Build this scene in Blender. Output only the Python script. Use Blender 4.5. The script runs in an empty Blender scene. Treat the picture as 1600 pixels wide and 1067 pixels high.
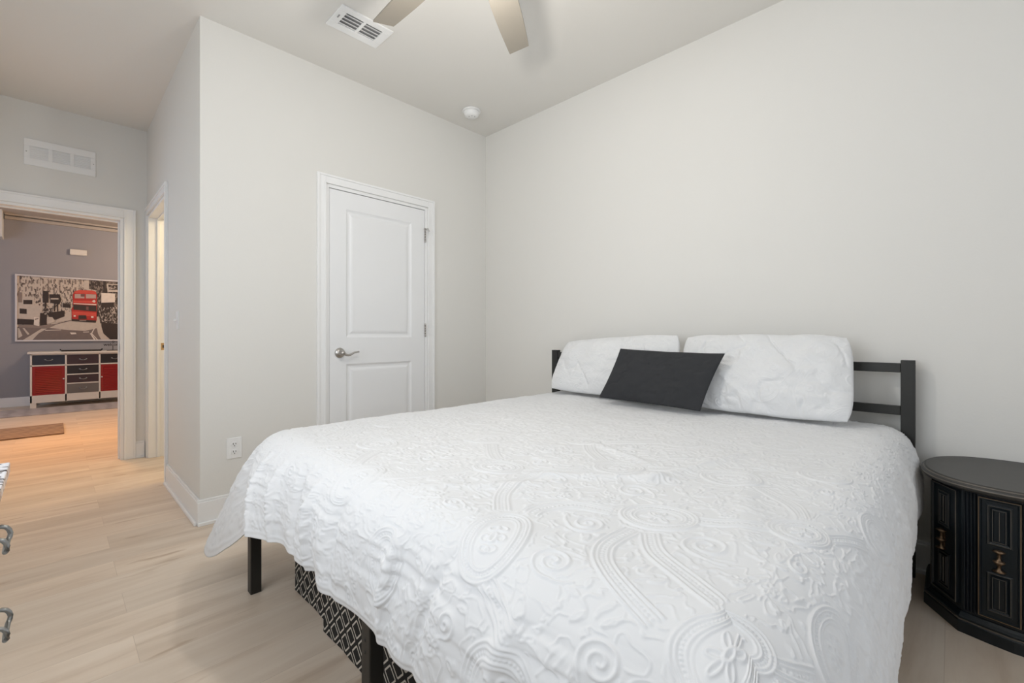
import bpy, math, random
import numpy as np
from mathutils import Vector, Matrix

random.seed(7)
rng = np.random.default_rng(11)
SC = bpy.context.scene
COL = SC.collection
PI = math.pi

# ---------------------------------------------------------------- camera, world, light
cam_data = bpy.data.cameras.new('camera')
cam_data.sensor_width = 36.0
cam_data.lens = 36.0 * 700.6 / 1600.0
cam_data.shift_y = -9.7 / 1600.0
cam_data.clip_start = 0.02
camera = bpy.data.objects.new('camera', cam_data)
COL.objects.link(camera)
camera.location = (2.8953, -2.6281, 1.0247)
camera.rotation_euler = (math.radians(90), 0, math.radians(44.408))
SC.camera = camera

SC.view_settings.view_transform = 'Standard'
SC.view_settings.look = 'None'
SC.view_settings.exposure = 0.04
SC.view_settings.gamma = 1.0
SC.view_settings.use_curve_mapping = False

world = bpy.data.worlds.new('sky')
SC.world = world
world.use_nodes = True
wb = world.node_tree.nodes['Background']
wb.inputs[0].default_value = (0.75, 0.85, 1.0, 1)
wb.inputs[1].default_value = 1.0


def area_light(name, loc, rot, sx, sy, power, color):
    d = bpy.data.lights.new(name, 'AREA')
    d.shape = 'RECTANGLE'; d.size = sx; d.size_y = sy
    d.energy = power; d.color = color
    o = bpy.data.objects.new(name, d); COL.objects.link(o)
    o.location = loc; o.rotation_euler = rot
    return o


def point_light(name, loc, power, color, radius=0.1):
    d = bpy.data.lights.new(name, 'POINT')
    d.energy = power; d.color = color; d.shadow_soft_size = radius
    o = bpy.data.objects.new(name, d); COL.objects.link(o)
    o.location = loc
    return o


# fill lights added to brighten the room: right, behind the camera, entry side
area_light('fill_light_right', (4.26, -1.75, 1.5), (0, math.radians(90), 0), 1.5, 1.8, 5, (0.93, 0.97, 1.0))
area_light('fill_light_behind', (1.75, -3.22, 1.55), (math.radians(90), 0, 0), 1.5, 1.4, 18, (0.93, 0.97, 1.0))
area_light('fill_light_entry', (-0.85, -3.22, 1.5), (math.radians(90), 0, 0), 1.2, 1.4, 1.3, (0.97, 0.98, 1.0))  # added fill for the entry walls and floor, no real window there
# fan light, hall lights, bathroom light
point_light('fan_bulb', (1.71, -1.575, 2.14), 21, (1.0, 0.96, 0.90), 0.05)
hall = area_light('hall_downlight', (-3.3, -2.6, 2.66), (0, 0, 0), 0.5, 0.5, 21, (1.0, 0.47, 0.13))
hall.data.spread = math.radians(110)
point_light('living_bulb', (-5.3, -1.3, 2.45), 50, (1.0, 0.80, 0.62), 0.12)
area_light('living_daylight', (-4.6, -4.5, 1.5), (math.radians(90), 0, 0), 2.0, 1.8, 24, (0.66, 0.80, 1.0))
point_light('bath_bulb', (-1.2, -1.0, 2.3), 26, (1.0, 0.82, 0.55), 0.15)


# ---------------------------------------------------------------- helpers
class MB:
    """collects geometry in world coordinates and links it as one mesh object"""
    def __init__(s):
        s.v = []; s.f = []; s.m = []; s.sm = []

    def add(s, verts, faces, mi=0, smooth=False):
        b = len(s.v)
        s.v += [tuple(p) for p in verts]
        s.f += [tuple(b + i for i in f) for f in faces]
        s.m += [mi] * len(faces); s.sm += [smooth] * len(faces)
        return s

    def box(s, x0, x1, y0, y1, z0, z1, mi=0):
        x0, x1 = min(x0, x1), max(x0, x1); y0, y1 = min(y0, y1), max(y0, y1); z0, z1 = min(z0, z1), max(z0, z1)
        v = [(x, y, z) for z in (z0, z1) for y in (y0, y1) for x in (x0, x1)]
        f = [(0, 2, 3, 1), (4, 5, 7, 6), (0, 1, 5, 4), (2, 6, 7, 3), (0, 4, 6, 2), (1, 3, 7, 5)]
        return s.add(v, f, mi)

    def prism(s, poly, z0, z1, mi=0, smooth=False):
        """poly: list of (x,y) counter-clockwise, extruded in z"""
        n = len(poly)
        v = [(x, y, z0) for x, y in poly] + [(x, y, z1) for x, y in poly]
        s.add(v, [tuple(reversed(range(n))), tuple(range(n, 2 * n))], mi)
        s.add(v, [(i, (i + 1) % n, n + (i + 1) % n, n + i) for i in range(n)], mi, smooth)
        return s

    def loops(s, rings, mi=0, smooth=True, cap=(True, True), closed=True):
        n = len(rings[0]); v = [p for r in rings for p in r]
        f = []
        for k in range(len(rings) - 1):
            for i in range(n if closed else n - 1):
                j = (i + 1) % n
                f.append((k * n + i, k * n + j, (k + 1) * n + j, (k + 1) * n + i))
        s.add(v, f, mi, smooth)
        if cap[0]: s.add(rings[0], [tuple(reversed(range(n)))], mi)
        if cap[1]: s.add(rings[-1], [tuple(range(n))], mi)
        return s

    def lathe(s, c, prof, axis='z', n=32, mi=0, smooth=True):
        """prof: list of (radius, height along axis)"""
        rings = []
        for r, h in prof:
            ring = []
            for i in range(n):
                a = 2 * PI * i / n; p, q = r * math.cos(a), r * math.sin(a)
                if axis == 'z': ring.append((c[0] + p, c[1] + q, c[2] + h))
                elif axis == 'x': ring.append((c[0] + h, c[1] + p, c[2] + q))
                elif axis == '-y': ring.append((c[0] + p, c[1] - h, c[2] + q))
                else: ring.append((c[0] + q, c[1] + h, c[2] + p))
            rings.append(ring)
        return s.loops(rings, mi, smooth)

    def tube(s, pts, rad, n=10, mi=0):
        pts = [Vector(p) for p in pts]
        rads = rad if isinstance(rad, (list, tuple)) else [rad] * len(pts)
        rings = []; up = Vector((0.13, 0.21, 0.97))
        for i, p in enumerate(pts):
            t = (pts[min(i + 1, len(pts) - 1)] - pts[max(i - 1, 0)]).normalized()
            u = t.cross(up).normalized(); w = u.cross(t).normalized()
            rings.append([tuple(p + (u * math.cos(2 * PI * k / n) + w * math.sin(2 * PI * k / n)) * rads[i]) for k in range(n)])
        return s.loops(rings, mi, True)

    def build(s, name, mats, parent=None, bevel=0, origin=None, seg=2):
        v = np.array(s.v, dtype=float)
        lo, hi = v.min(0), v.max(0)
        o = Vector(origin) if origin is not None else Vector(((lo[0] + hi[0]) / 2, (lo[1] + hi[1]) / 2, lo[2]))
        me = bpy.data.meshes.new(name)
        me.from_pydata([tuple(p - np.array(o)) for p in v], [], s.f)
        if not isinstance(mats, (list, tuple)): mats = [mats]
        for m in mats: me.materials.append(m)
        for p, mi, sm in zip(me.polygons, s.m, s.sm):
            p.material_index = mi; p.use_smooth = sm
        me.update()
        ob = bpy.data.objects.new(name, me); COL.objects.link(ob)
        if parent is not None:
            ob.parent = parent; ob.location = o - world_loc(parent)
        else: ob.location = o
        if bevel:
            b = ob.modifiers.new('bevel', 'BEVEL'); b.width = bevel; b.segments = seg
            b.limit_method = 'ANGLE'; b.angle_limit = math.radians(40)
        return ob


def world_loc(o):
    l = Vector(o.location)
    while o.parent is not None:
        o = o.parent; l += Vector(o.location)
    return l


def tag(o, label=None, cat=None, group=None, kind=None):
    if label: o['label'] = label
    if cat: o['category'] = cat
    if group: o['group'] = group
    if kind: o['kind'] = kind
    return o


def thing(name, label, cat, loc, group=None):
    o = bpy.data.objects.new(name, None); COL.objects.link(o)
    o.empty_display_size = 0.1; o.location = loc
    return tag(o, label, cat, group)


def struct(name, mb, mats, bevel=0):
    return tag(mb.build(name, mats, None, bevel), kind='structure')


def fix_normals(ob):
    import bmesh
    bm = bmesh.new(); bm.from_mesh(ob.data)
    bmesh.ops.recalc_face_normals(bm, faces=bm.faces)
    bm.to_mesh(ob.data); bm.free()
    return ob


# ---------------------------------------------------------------- materials
def mat(name, color, rough=0.5, metal=0.0, bump=None, var=None, spec=None, sheen=0, coat=0):
    """bump=(scale, strength, distance); var=(scale, amount) slight tone variation"""
    m = bpy.data.materials.new(name); m.use_nodes = True
    nt = m.node_tree; b = nt.nodes['Principled BSDF']
    b.inputs['Base Color'].default_value = (*color, 1)
    b.inputs['Roughness'].default_value = rough
    b.inputs['Metallic'].default_value = metal
    if spec is not None: b.inputs['Specular IOR Level'].default_value = spec
    if sheen: b.inputs['Sheen Weight'].default_value = sheen
    if coat: b.inputs['Coat Weight'].default_value = coat; b.inputs['Coat Roughness'].default_value = 0.2
    tc = nt.nodes.new('ShaderNodeTexCoord')
    if bump:
        n = nt.nodes.new('ShaderNodeTexNoise'); n.inputs['Scale'].default_value = bump[0]; n.inputs['Detail'].default_value = 3
        nt.links.new(tc.outputs['Object'], n.inputs['Vector'])
        bp = nt.nodes.new('ShaderNodeBump'); bp.inputs['Strength'].default_value = bump[1]; bp.inputs['Distance'].default_value = bump[2]
        nt.links.new(n.outputs['Fac'], bp.inputs['Height']); nt.links.new(bp.outputs['Normal'], b.inputs['Normal'])
    if var:
        n = nt.nodes.new('ShaderNodeTexNoise'); n.inputs['Scale'].default_value = var[0]; n.inputs['Detail'].default_value = 4
        nt.links.new(tc.outputs['Object'], n.inputs['Vector'])
        mx = nt.nodes.new('ShaderNodeMix'); mx.data_type = 'RGBA'
        mx.inputs[6].default_value = (*[c * (1 - var[1]) for c in color], 1)
        mx.inputs[7].default_value = (*[min(1, c * (1 + var[1])) for c in color], 1)
        nt.links.new(n.outputs['Fac'], mx.inputs[0]); nt.links.new(mx.outputs[2], b.inputs['Base Color'])
    return m


def emit(name, color, strength):
    m = bpy.data.materials.new(name); m.use_nodes = True
    b = m.node_tree.nodes['Principled BSDF']
    b.inputs['Base Color'].default_value = (0.9, 0.9, 0.88, 1)
    b.inputs['Emission Color'].default_value = (*color, 1); b.inputs['Emission Strength'].default_value = strength
    return m


WALL = mat('wall_paint', (0.785, 0.771, 0.735), 0.85, bump=(140, 0.12, 0.002), var=(1.5, 0.008))
CEIL = mat('ceiling_paint', (0.78, 0.76, 0.72), 0.9, bump=(90, 0.15, 0.002))
TRIM = mat('white_trim', (0.90, 0.90, 0.895), 0.45, var=(3, 0.01))
DOORW = mat('white_door_paint', (0.87, 0.875, 0.88), 0.42, bump=(60, 0.03, 0.001))
BLUEW = mat('blue_grey_wall_paint', (0.345, 0.335, 0.35), 0.85, bump=(140, 0.1, 0.002))
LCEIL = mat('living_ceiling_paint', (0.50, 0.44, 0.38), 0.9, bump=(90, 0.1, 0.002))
PLAST = mat('white_plastic', (0.89, 0.89, 0.88), 0.35, var=(6, 0.01))
DARKGAP = mat('dark_gap', (0.03, 0.03, 0.03), 0.7, var=(6, 0.05))
GREYMET = mat('vent_grey_metal', (0.33, 0.33, 0.33), 0.5, 0.3, var=(9, 0.05))
NICKEL = mat('satin_nickel', (0.50, 0.48, 0.46), 0.28, 1.0, var=(20, 0.06))
BRASS = mat('brass_plate', (0.62, 0.42, 0.20), 0.35, 1.0, var=(20, 0.06))
BLKMET = mat('black_metal', (0.032, 0.032, 0.030), 0.42, 0.4, bump=(300, 0.05, 0.0005))
QUILT = mat('white_quilt', (0.76, 0.765, 0.775), 0.9, bump=(900, 0.25, 0.0008), sheen=0.1)
SHAM = mat('white_sham', (0.78, 0.785, 0.79), 0.9, bump=(500, 0.2, 0.0008), sheen=0.1)
BLKFAB = mat('charcoal_fabric', (0.030, 0.031, 0.034), 0.95, bump=(700, 0.35, 0.001), var=(30, 0.12))
MATTR = mat('mattress_ticking', (0.75, 0.75, 0.74), 0.9, bump=(200, 0.2, 0.001))
FANB = mat('fan_blade_wood', (0.31, 0.28, 0.235), 0.5, var=(5, 0.06))
NSTOP = mat('nightstand_top_paint', (0.035, 0.033, 0.030), 0.42, bump=(40, 0.05, 0.001), var=(12, 0.2))
NSDARK = mat('nightstand_black_paint', (0.006, 0.011, 0.015), 0.38, bump=(60, 0.08, 0.001), var=(18, 0.35))
RUB = mat('rubbed_bronze_edge', (0.13, 0.112, 0.092), 0.5, bump=(60, 0.1, 0.001), var=(25, 0.5))
RUBG = mat('rubbed_gold_edge', (0.20, 0.13, 0.065), 0.5, var=(25, 0.5))
AGEDBR = mat('aged_brass', (0.20, 0.135, 0.085), 0.38, 0.85, var=(40, 0.4))
CREAM = mat('cream_cabinet_paint', (0.78, 0.73, 0.66), 0.5, var=(8, 0.03))
NAVY = mat('navy_drawer', (0.022, 0.030, 0.050), 0.35, var=(10, 0.15))
NAVB = mat('black_drawer', (0.018, 0.018, 0.024), 0.35, var=(10, 0.15))
PLUM = mat('plum_drawer', (0.045, 0.026, 0.035), 0.35, var=(10, 0.15))
GREYD = mat('grey_drawer', (0.17, 0.155, 0.145), 0.45, var=(10, 0.1))
REDD = mat('red_door', (0.30, 0.008, 0.012), 0.28, var=(10, 0.08))
PEWTER = mat('pewter', (0.30, 0.30, 0.29), 0.32, 1.0, var=(40, 0.2))
IRON = mat('black_iron', (0.02, 0.018, 0.017), 0.5, 0.5, var=(30, 0.2))
FRAMEW = mat('silver_white_frame', (0.70, 0.67, 0.68), 0.4, var=(10, 0.03))
GLOW = emit('lamp_glass', (1.0, 0.93, 0.84), 2.5)
WARMGLOW = emit('warm_lamp_glass', (1.0, 0.72, 0.42), 4.0)


def floor_material():
    m = bpy.data.materials.new('oak_plank_floor'); m.use_nodes = True
    nt = m.node_tree; N = nt.nodes; L = nt.links; b = N['Principled BSDF']
    g = N.new('ShaderNodeNewGeometry')
    sep = N.new('ShaderNodeSeparateXYZ'); L.new(g.outputs['Position'], sep.inputs[0])
    com = N.new('ShaderNodeCombineXYZ'); L.new(sep.outputs['Y'], com.inputs['X']); L.new(sep.outputs['X'], com.inputs['Y'])
    br = N.new('ShaderNodeTexBrick'); L.new(com.outputs[0], br.inputs['Vector'])
    br.inputs['Scale'].default_value = 1.0; br.inputs['Brick Width'].default_value = 1.22
    br.inputs['Row Height'].default_value = 0.18; br.inputs['Mortar Size'].default_value = 0.0006
    br.inputs['Mortar Smooth'].default_value = 0.3; br.offset = 0.37; br.inputs['Bias'].default_value = 0.0
    br.inputs['Color1'].default_value = (0.0, 0, 0, 1); br.inputs['Color2'].default_value = (1, 1, 1, 1)
    br.inputs['Mortar'].default_value = (0.5, 0.5, 0.5, 1)
    mp = N.new('ShaderNodeMapping'); mp.inputs['Scale'].default_value = (1.1, 9.0, 1.0)
    L.new(com.outputs[0], mp.inputs['Vector'])
    addv = N.new('ShaderNodeVectorMath'); addv.operation = 'MULTIPLY_ADD'
    L.new(br.outputs['Color'], addv.inputs[0]); addv.inputs[1].default_value = (7, 13, 5); L.new(mp.outputs[0], addv.inputs[2])
    n1 = N.new('ShaderNodeTexNoise'); n1.inputs['Scale'].default_value = 1.2; n1.inputs['Detail'].default_value = 6; n1.inputs['Roughness'].default_value = 0.6
    n1.inputs['Distortion'].default_value = 0.6
    L.new(addv.outputs[0], n1.inputs['Vector'])
    r = N.new('ShaderNodeValToRGB'); L.new(n1.outputs['Fac'], r.inputs[0])
    e = r.color_ramp.elements
    e[0].position = 0.22; e[0].color = (0.58, 0.455, 0.345, 1)
    e[1].position = 0.72; e[1].color = (0.83, 0.715, 0.595, 1)
    k = e.new(0.45); k.color = (0.73, 0.605, 0.485, 1)
    # sparse knots
    mp2 = N.new('ShaderNodeMapping'); mp2.inputs['Scale'].default_value = (1.6, 7.0, 1.0); L.new(com.outputs[0], mp2.inputs['Vector'])
    n2 = N.new('ShaderNodeTexNoise'); n2.inputs['Scale'].default_value = 2.3; n2.inputs['Detail'].default_value = 2; L.new(mp2.outputs[0], n2.inputs['Vector'])
    r2 = N.new('ShaderNodeValToRGB'); L.new(n2.outputs['Fac'], r2.inputs[0])
    r2.color_ramp.elements[0].position = 0.655; r2.color_ramp.elements[0].color = (1, 1, 1, 1)
    r2.color_ramp.elements[1].position = 0.76; r2.color_ramp.elements[1].color = (0.74, 0.66, 0.58, 1)
    mu = N.new('ShaderNodeMix'); mu.data_type = 'RGBA'; mu.blend_type = 'MULTIPLY'; mu.inputs[0].default_value = 1
    L.new(r.outputs[0], mu.inputs[6]); L.new(r2.outputs[0], mu.inputs[7])
    mr = N.new('ShaderNodeMapRange'); mr.inputs[3].default_value = 0.93; mr.inputs[4].default_value = 1.06
    sc = N.new('ShaderNodeSeparateColor'); L.new(br.outputs['Color'], sc.inputs[0]); L.new(sc.outputs[0], mr.inputs[0])
    mu2 = N.new('ShaderNodeVectorMath'); mu2.operation = 'SCALE'; L.new(mu.outputs[2], mu2.inputs[0]); L.new(mr.outputs[0], mu2.inputs['Scale'])
    mo = N.new('ShaderNodeMix'); mo.data_type = 'RGBA'; L.new(br.outputs['Fac'], mo.inputs[0])
    L.new(mu2.outputs[0], mo.inputs[6]); mo.inputs[7].default_value = (0.55, 0.44, 0.34, 1)
    L.new(mo.outputs[2], b.inputs['Base Color'])
    b.inputs['Roughness'].default_value = 0.42
    mp3 = N.new('ShaderNodeMapping'); mp3.inputs['Scale'].default_value = (3, 60, 1); L.new(com.outputs[0], mp3.inputs['Vector'])
    n3 = N.new('ShaderNodeTexNoise'); n3.inputs['Scale'].default_value = 3; n3.inputs['Detail'].default_value = 4; L.new(mp3.outputs[0], n3.inputs['Vector'])
    bp = N.new('ShaderNodeBump'); bp.inputs['Strength'].default_value = 0.12; bp.inputs['Distance'].default_value = 0.002
    L.new(n3.outputs['Fac'], bp.inputs['Height']); L.new(bp.outputs['Normal'], b.inputs['Normal'])
    return m


FLOOR = floor_material()


def lattice_material():
    """black cloth with a white double-line trellis"""
    m = bpy.data.materials.new('black_lattice_cloth'); m.use_nodes = True
    nt = m.node_tree; N = nt.nodes; L = nt.links; b = N['Principled BSDF']

    def mth(op, a, bb=None, c=None):
        n = N.new('ShaderNodeMath'); n.operation = op
        for i, x in enumerate((a, bb, c)):
            if x is None: continue
            if isinstance(x, (int, float)): n.inputs[i].default_value = x
            else: L.new(x, n.inputs[i])
        return n.outputs[0]
    g = N.new('ShaderNodeNewGeometry'); sep = N.new('ShaderNodeSeparateXYZ'); L.new(g.outputs['Position'], sep.inputs[0])
    hx = mth('ADD', sep.outputs['X'], sep.outputs['Y'])
    u = mth('DIVIDE', hx, 0.078); w = mth('DIVIDE', sep.outputs['Z'], 0.078)
    # notched trellis: a small rectangular wobble at the crossings
    p = mth('ADD', u, w); q = mth('SUBTRACT', u, w)

    def lines(t):
        fr = mth('FRACT', t)
        d = mth('ABSOLUTE', mth('SUBTRACT', fr, 0.5))      # 0 at centre, .5 at the line
        e = mth('ABSOLUTE', mth('SUBTRACT', d, 0.36))
        return mth('LESS_THAN', e, 0.045), mth('GREATER_THAN', d, 0.36)
    l1, in1 = lines(p); l2, in2 = lines(q)
    a = mth('MULTIPLY', l1, mth('SUBTRACT', 1.0, in2)); c = mth('MULTIPLY', l2, mth('SUBTRACT', 1.0, in1))
    f = mth('MAXIMUM', a, c)
    mx = N.new('ShaderNodeMix'); mx.data_type = 'RGBA'; L.new(f, mx.inputs[0])
    mx.inputs[6].default_value = (0.012, 0.011, 0.011, 1); mx.inputs[7].default_value = (0.62, 0.58, 0.52, 1)
    L.new(mx.outputs[2], b.inputs['Base Color']); b.inputs['Roughness'].default_value = 0.9
    return m


LATT = lattice_material()


def stripes_material(name, c1, c2, axis, period, distort, speck=0.0):
    m = bpy.data.materials.new(name); m.use_nodes = True
    nt = m.node_tree; N = nt.nodes; L = nt.links; b = N['Principled BSDF']
    tc = N.new('ShaderNodeNewGeometry')
    w = N.new('ShaderNodeTexWave'); w.bands_direction = axis; w.inputs['Scale'].default_value = 0.314 / period
    w.inputs['Distortion'].default_value = distort; w.inputs['Detail Scale'].default_value = 3.0
    L.new(tc.outputs['Position'], w.inputs['Vector'])
    n = N.new('ShaderNodeTexNoise'); n.inputs['Scale'].default_value = 40; L.new(tc.outputs['Position'], n.inputs['Vector'])
    mx = N.new('ShaderNodeMix'); mx.data_type = 'RGBA'; mx.inputs[6].default_value = (*c1, 1); mx.inputs[7].default_value = (*c2, 1)
    ad = N.new('ShaderNodeMath'); ad.operation = 'MULTIPLY_ADD'; L.new(n.outputs['Fac'], ad.inputs[0]); ad.inputs[1].default_value = speck
    L.new(w.outputs['Fac'], ad.inputs[2]); L.new(ad.outputs[0], mx.inputs[0])
    L.new(mx.outputs[2], b.inputs['Base Color']); b.inputs['Roughness'].default_value = 0.9
    return m


MATM = stripes_material('woven_brown_mat', (0.12, 0.07, 0.05), (0.42, 0.30, 0.21), 'X', 0.095, 1.5, 0.2)
RUNM = stripes_material('grey_runner_weave', (0.30, 0.28, 0.29), (0.42, 0.39, 0.40), 'Y', 0.16, 3.0, 0.5)


def marble_material():
    m = bpy.data.materials.new('black_white_marbled_top'); m.use_nodes = True
    nt = m.node_tree; N = nt.nodes; L = nt.links; b = N['Principled BSDF']
    tc = N.new('ShaderNodeNewGeometry')
    n = N.new('ShaderNodeTexNoise'); n.inputs['Scale'].default_value = 26; n.inputs['Detail'].default_value = 5; n.inputs['Distortion'].default_value = 2.5
    L.new(tc.outputs['Position'], n.inputs['Vector'])
    r = N.new('ShaderNodeValToRGB'); L.new(n.outputs['Fac'], r.inputs[0])
    r.color_ramp.elements[0].position = 0.43; r.color_ramp.elements[0].color = (0.03, 0.03, 0.035, 1)
    r.color_ramp.elements[1].position = 0.50; r.color_ramp.elements[1].color = (0.8, 0.8, 0.82, 1)
    L.new(r.outputs[0], b.inputs['Base Color']); b.inputs['Roughness'].default_value = 0.2
    return m


MARB = marble_material()

# ---------------------------------------------------------------- room shell
CH = 2.75
YC = -2.078      # face of the wall beside the closet
XD = -1.975      # face of the wall with the hall doorway
YB = -3.25       # wall behind the camera
XR = 4.30
T = 0.12

struct('floor', MB().box(-7.0, XR + T, -4.9, 0.2, -0.1, 0), FLOOR)
struct('ceiling', MB().box(XD - T, XR + T, YB - T, T, CH, CH + 0.1), CEIL)
struct('wall_headboard', MB().box(XD - T, XR + T, 0, T, 0, CH), WALL)

# closet wall x=0, opening for the door
DA0, DA1, DAZ = -1.392, -0.613, 2.005
w = MB(); w.box(-T, 0, YC, DA0, 0, CH).box(-T, 0, DA1, 0, 0, CH).box(-T, 0, DA0, DA1, DAZ, CH)
struct('wall_closet', w, WALL)
# wall with the bathroom doorway
CA0, CA1, CAZ = -1.90, -1.035, 2.02
w = MB(); w.box(XD, CA0, YC, YC + T, 0, CH).box(CA1, -T, YC, YC + T, 0, CH).box(CA0, CA1, YC, YC + T, CAZ, CH)
struct('wall_hall_side', w, WALL)
# wall with the doorway to the hall
DD0, DD1, DDZ = -3.06, -2.232, 1.985
w = MB(); w.box(XD - T, XD, -4.8, DD0, 0, CH).box(XD - T, XD, DD1, 0, 0, CH).box(XD - T, XD, DD0, DD1, DDZ, CH)
w.box(XD - T, XD, -4.8, 0, CH, CH + 0.1)
struct('wall_hall_end', w, [WALL])
# wall behind the camera and right wall, openings added for the fill lights
w = MB(); w.box(XD, -1.5, YB - T, YB, 0, CH).box(-0.2, 0.95, YB - T, YB, 0, CH).box(-1.5, -0.2, YB - T, YB, 0, 0.8).box(-1.5, -0.2, YB - T, YB, 2.35, CH).box(2.55, XR, YB - T, YB, 0, CH).box(0.95, 2.55, YB - T, YB, 0, 0.8).box(0.95, 2.55, YB - T, YB, 2.35, CH)
struct('wall_behind_camera', w, WALL)
w = MB(); w.box(XR, XR + T, YB, -2.7, 0, CH).box(XR, XR + T, -0.8, 0, 0, CH).box(XR, XR + T, -2.7, -0.8, 0, 0.75).box(XR, XR + T, -2.7, -0.8, 2.25, CH)
struct('wall_right', w, WALL)
for nm, bx in (('added_window_1', (0.95, 2.55, YB - 0.09, YB - 0.03, 0.8, 2.35)), ('added_window_3', (-1.5, -0.2, YB - 0.09, YB - 0.03, 0.8, 2.35)), ('added_window_2', (XR + 0.03, XR + 0.09, -2.7, -0.8, 0.75, 2.25))):  # unseen window frames added around the fill lights
    x0, x1, y0, y1, z0, z1 = bx; f = MB(); e = 0.05
    if nm != 'added_window_2':
        f.box(x0, x0 + e, y0, y1, z0, z1).box(x1 - e, x1, y0, y1, z0, z1).box(x0 + e, x1 - e, y0, y1, z0, z0 + e).box(x0 + e, x1 - e, y0, y1, z1 - e, z1)
        f.box((x0 + x1) / 2 - .02, (x0 + x1) / 2 + .02, y0, y1, z0 + e, z1 - e)
    else:
        f.box(x0, x1, y0, y0 + e, z0, z1).box(x0, x1, y1 - e, y1, z0, z1).box(x0, x1, y0 + e, y1 - e, z0, z0 + e).box(x0, x1, y0 + e, y1 - e, z1 - e, z1)
        f.box(x0, x1, y0 + e, y1 - e, (z0 + z1) / 2 - .02, (z0 + z1) / 2 + .02)
    struct(nm, f, TRIM, 0.003)

# rooms beyond the two doorways
FX = -6.70
struct('wall_living_far', MB().box(FX - T, FX, -4.8, 0, 0, CH + 0.1), BLUEW)
struct('wall_living_left', MB().box(FX, XD - T, -4.8 - T, -4.8, 0, CH + 0.1), BLUEW)
struct('wall_living_right', MB().box(FX, XD - T, 0, T, 0, CH + 0.1), BLUEW)
struct('ceiling_living', MB().box(FX - T, XD - T, -4.8 - T, T, CH, CH + 0.1), LCEIL)
struct('trim_1', MB().box(FX, FX + 0.05, -3.12, 0, 2.675, 2.715).box(FX, FX + 0.09, -3.12, 0, 2.73, CH), LCEIL)
struct('wall_living_return', MB().box(FX, FX + 0.30, -4.8, -3.13, 2.38, CH), CEIL)
struct('baseboard_living', MB().box(FX, FX + 0.015, -4.8, 0, 0, 0.135), TRIM, 0.003)
# closet interior and bathroom partition
struct('wall_closet_back', MB().box(-0.95, -0.83, YC + T, 0, 0, CH), WALL)


def baseboard(mb, x0, y0, x1, y1, nx, ny):
    """baseboard with a shoe moulding; n = direction into the room; runs between two points on the wall line"""
    def run(d0, d1, z0, z1):
        xa, xb = sorted((x0, x1)); ya, yb = sorted((y0, y1))
        if ny: mb.box(xa, xb, y0 + ny * d0, y0 + ny * d1, z0, z1)
        else: mb.box(x0 + nx * d0, x0 + nx * d1, ya, yb, z0, z1)
    run(0, 0.014, 0, 0.125); run(0, 0.009, 0.125, 0.138); run(0.014, 0.027, 0, 0.018)


b = MB(); baseboard(b, 0.027, 0, XR, 0, 0, -1); struct('baseboard_headboard', b, TRIM, 0.003)
b = MB(); baseboard(b, 0, YC - 0.014, 0, DA0 - 0.075, 1, 0); baseboard(b, 0, DA1 + 0.075, 0, 0, 1, 0); struct('baseboard_closet', b, TRIM, 0.003)
b = MB(); baseboard(b, CA1 + 0.072, YC, 0.0, YC, 0, -1); struct('baseboard_hall_side', b, TRIM, 0.003)
b = MB(); baseboard(b, XD, -2.095, XD, DD1 + 0.079, 1, 0); struct('baseboard_hall_end', b, TRIM, 0.003)
b = MB(); baseboard(b, XD, YB, XR, YB, 0, 1); struct('baseboard_behind_camera', b, TRIM, 0.003)
b = MB(); baseboard(b, XR, YB + .03, XR, -.03, -1, 0); struct('baseboard_right', b, TRIM, 0.003)


def casing_boxes(mb, along, face, n, a0, a1, top, w, depth=T, leftcut=None):
    """door lining and casing. along: 'x' or 'y' axis of the wall; face: coordinate of the wall face;
    n: +1/-1 room side; a0,a1 opening; top opening height; w casing width"""
    def bx(p0, p1, d0, d1, z0, z1):
        q0, q1 = face + n * d0, face + n * d1
        if along == 'x': mb.box(p0, p1, q0, q1, z0, z1)
        else: mb.box(q0, q1, p0, p1, z0, z1)
    r = 0.006
    l0 = a0 - w if leftcut is None else leftcut
    for (p0, p1) in ((l0, a0 - r), (a1 + r, a1 + w)):
        bx(p0, p1, 0, 0.011, 0, top + w)
    bx(a0 - r, a1 + r, 0, 0.011, top + r, top + w)
    # raised back band and bead
    bx(a1 + w - 0.014, a1 + w, 0.011, 0.018, 0, top + w)
    if leftcut is None: bx(l0, l0 + 0.014, 0.011, 0.018, 0, top + w)
    bx(l0 + (0.014 if leftcut is None else 0), a1 + w - 0.014, 0.011, 0.018, top + w - 0.014, top + w)
    bx(a0 - r - 0.012, a0 - r, 0.011, 0.0145, 0, top + r + 0.012)
    bx(a1 + r, a1 + r + 0.012, 0.011, 0.0145, 0, top + r + 0.012)
    bx(a0 - r, a1 + r, 0.011, 0.0145, top + r, top + r + 0.012)
    return bx


def jamb(bx, a0, a1, top, depth, stop):
    j = 0.016
    bx(a0 - 0.004, a0 + j, 0.002, -depth - 0.002, 0, top)
    bx(a1 - j, a1 + 0.004, 0.002, -depth - 0.002, 0, top)
    bx(a0 + j, a1 - j, 0.002, -depth - 0.002, top - j, top + 0.004)
    if stop:
        s0, s1 = stop
        bx(a0 + j, a0 + j + 0.011, -s0, -s1, 0, top - j)
        bx(a1 - j - 0.011, a1 - j, -s0, -s1, 0, top - j)
        bx(a0 + j + 0.011, a1 - j - 0.011, -s0, -s1, top - j - 0.011, top - j)


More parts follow.
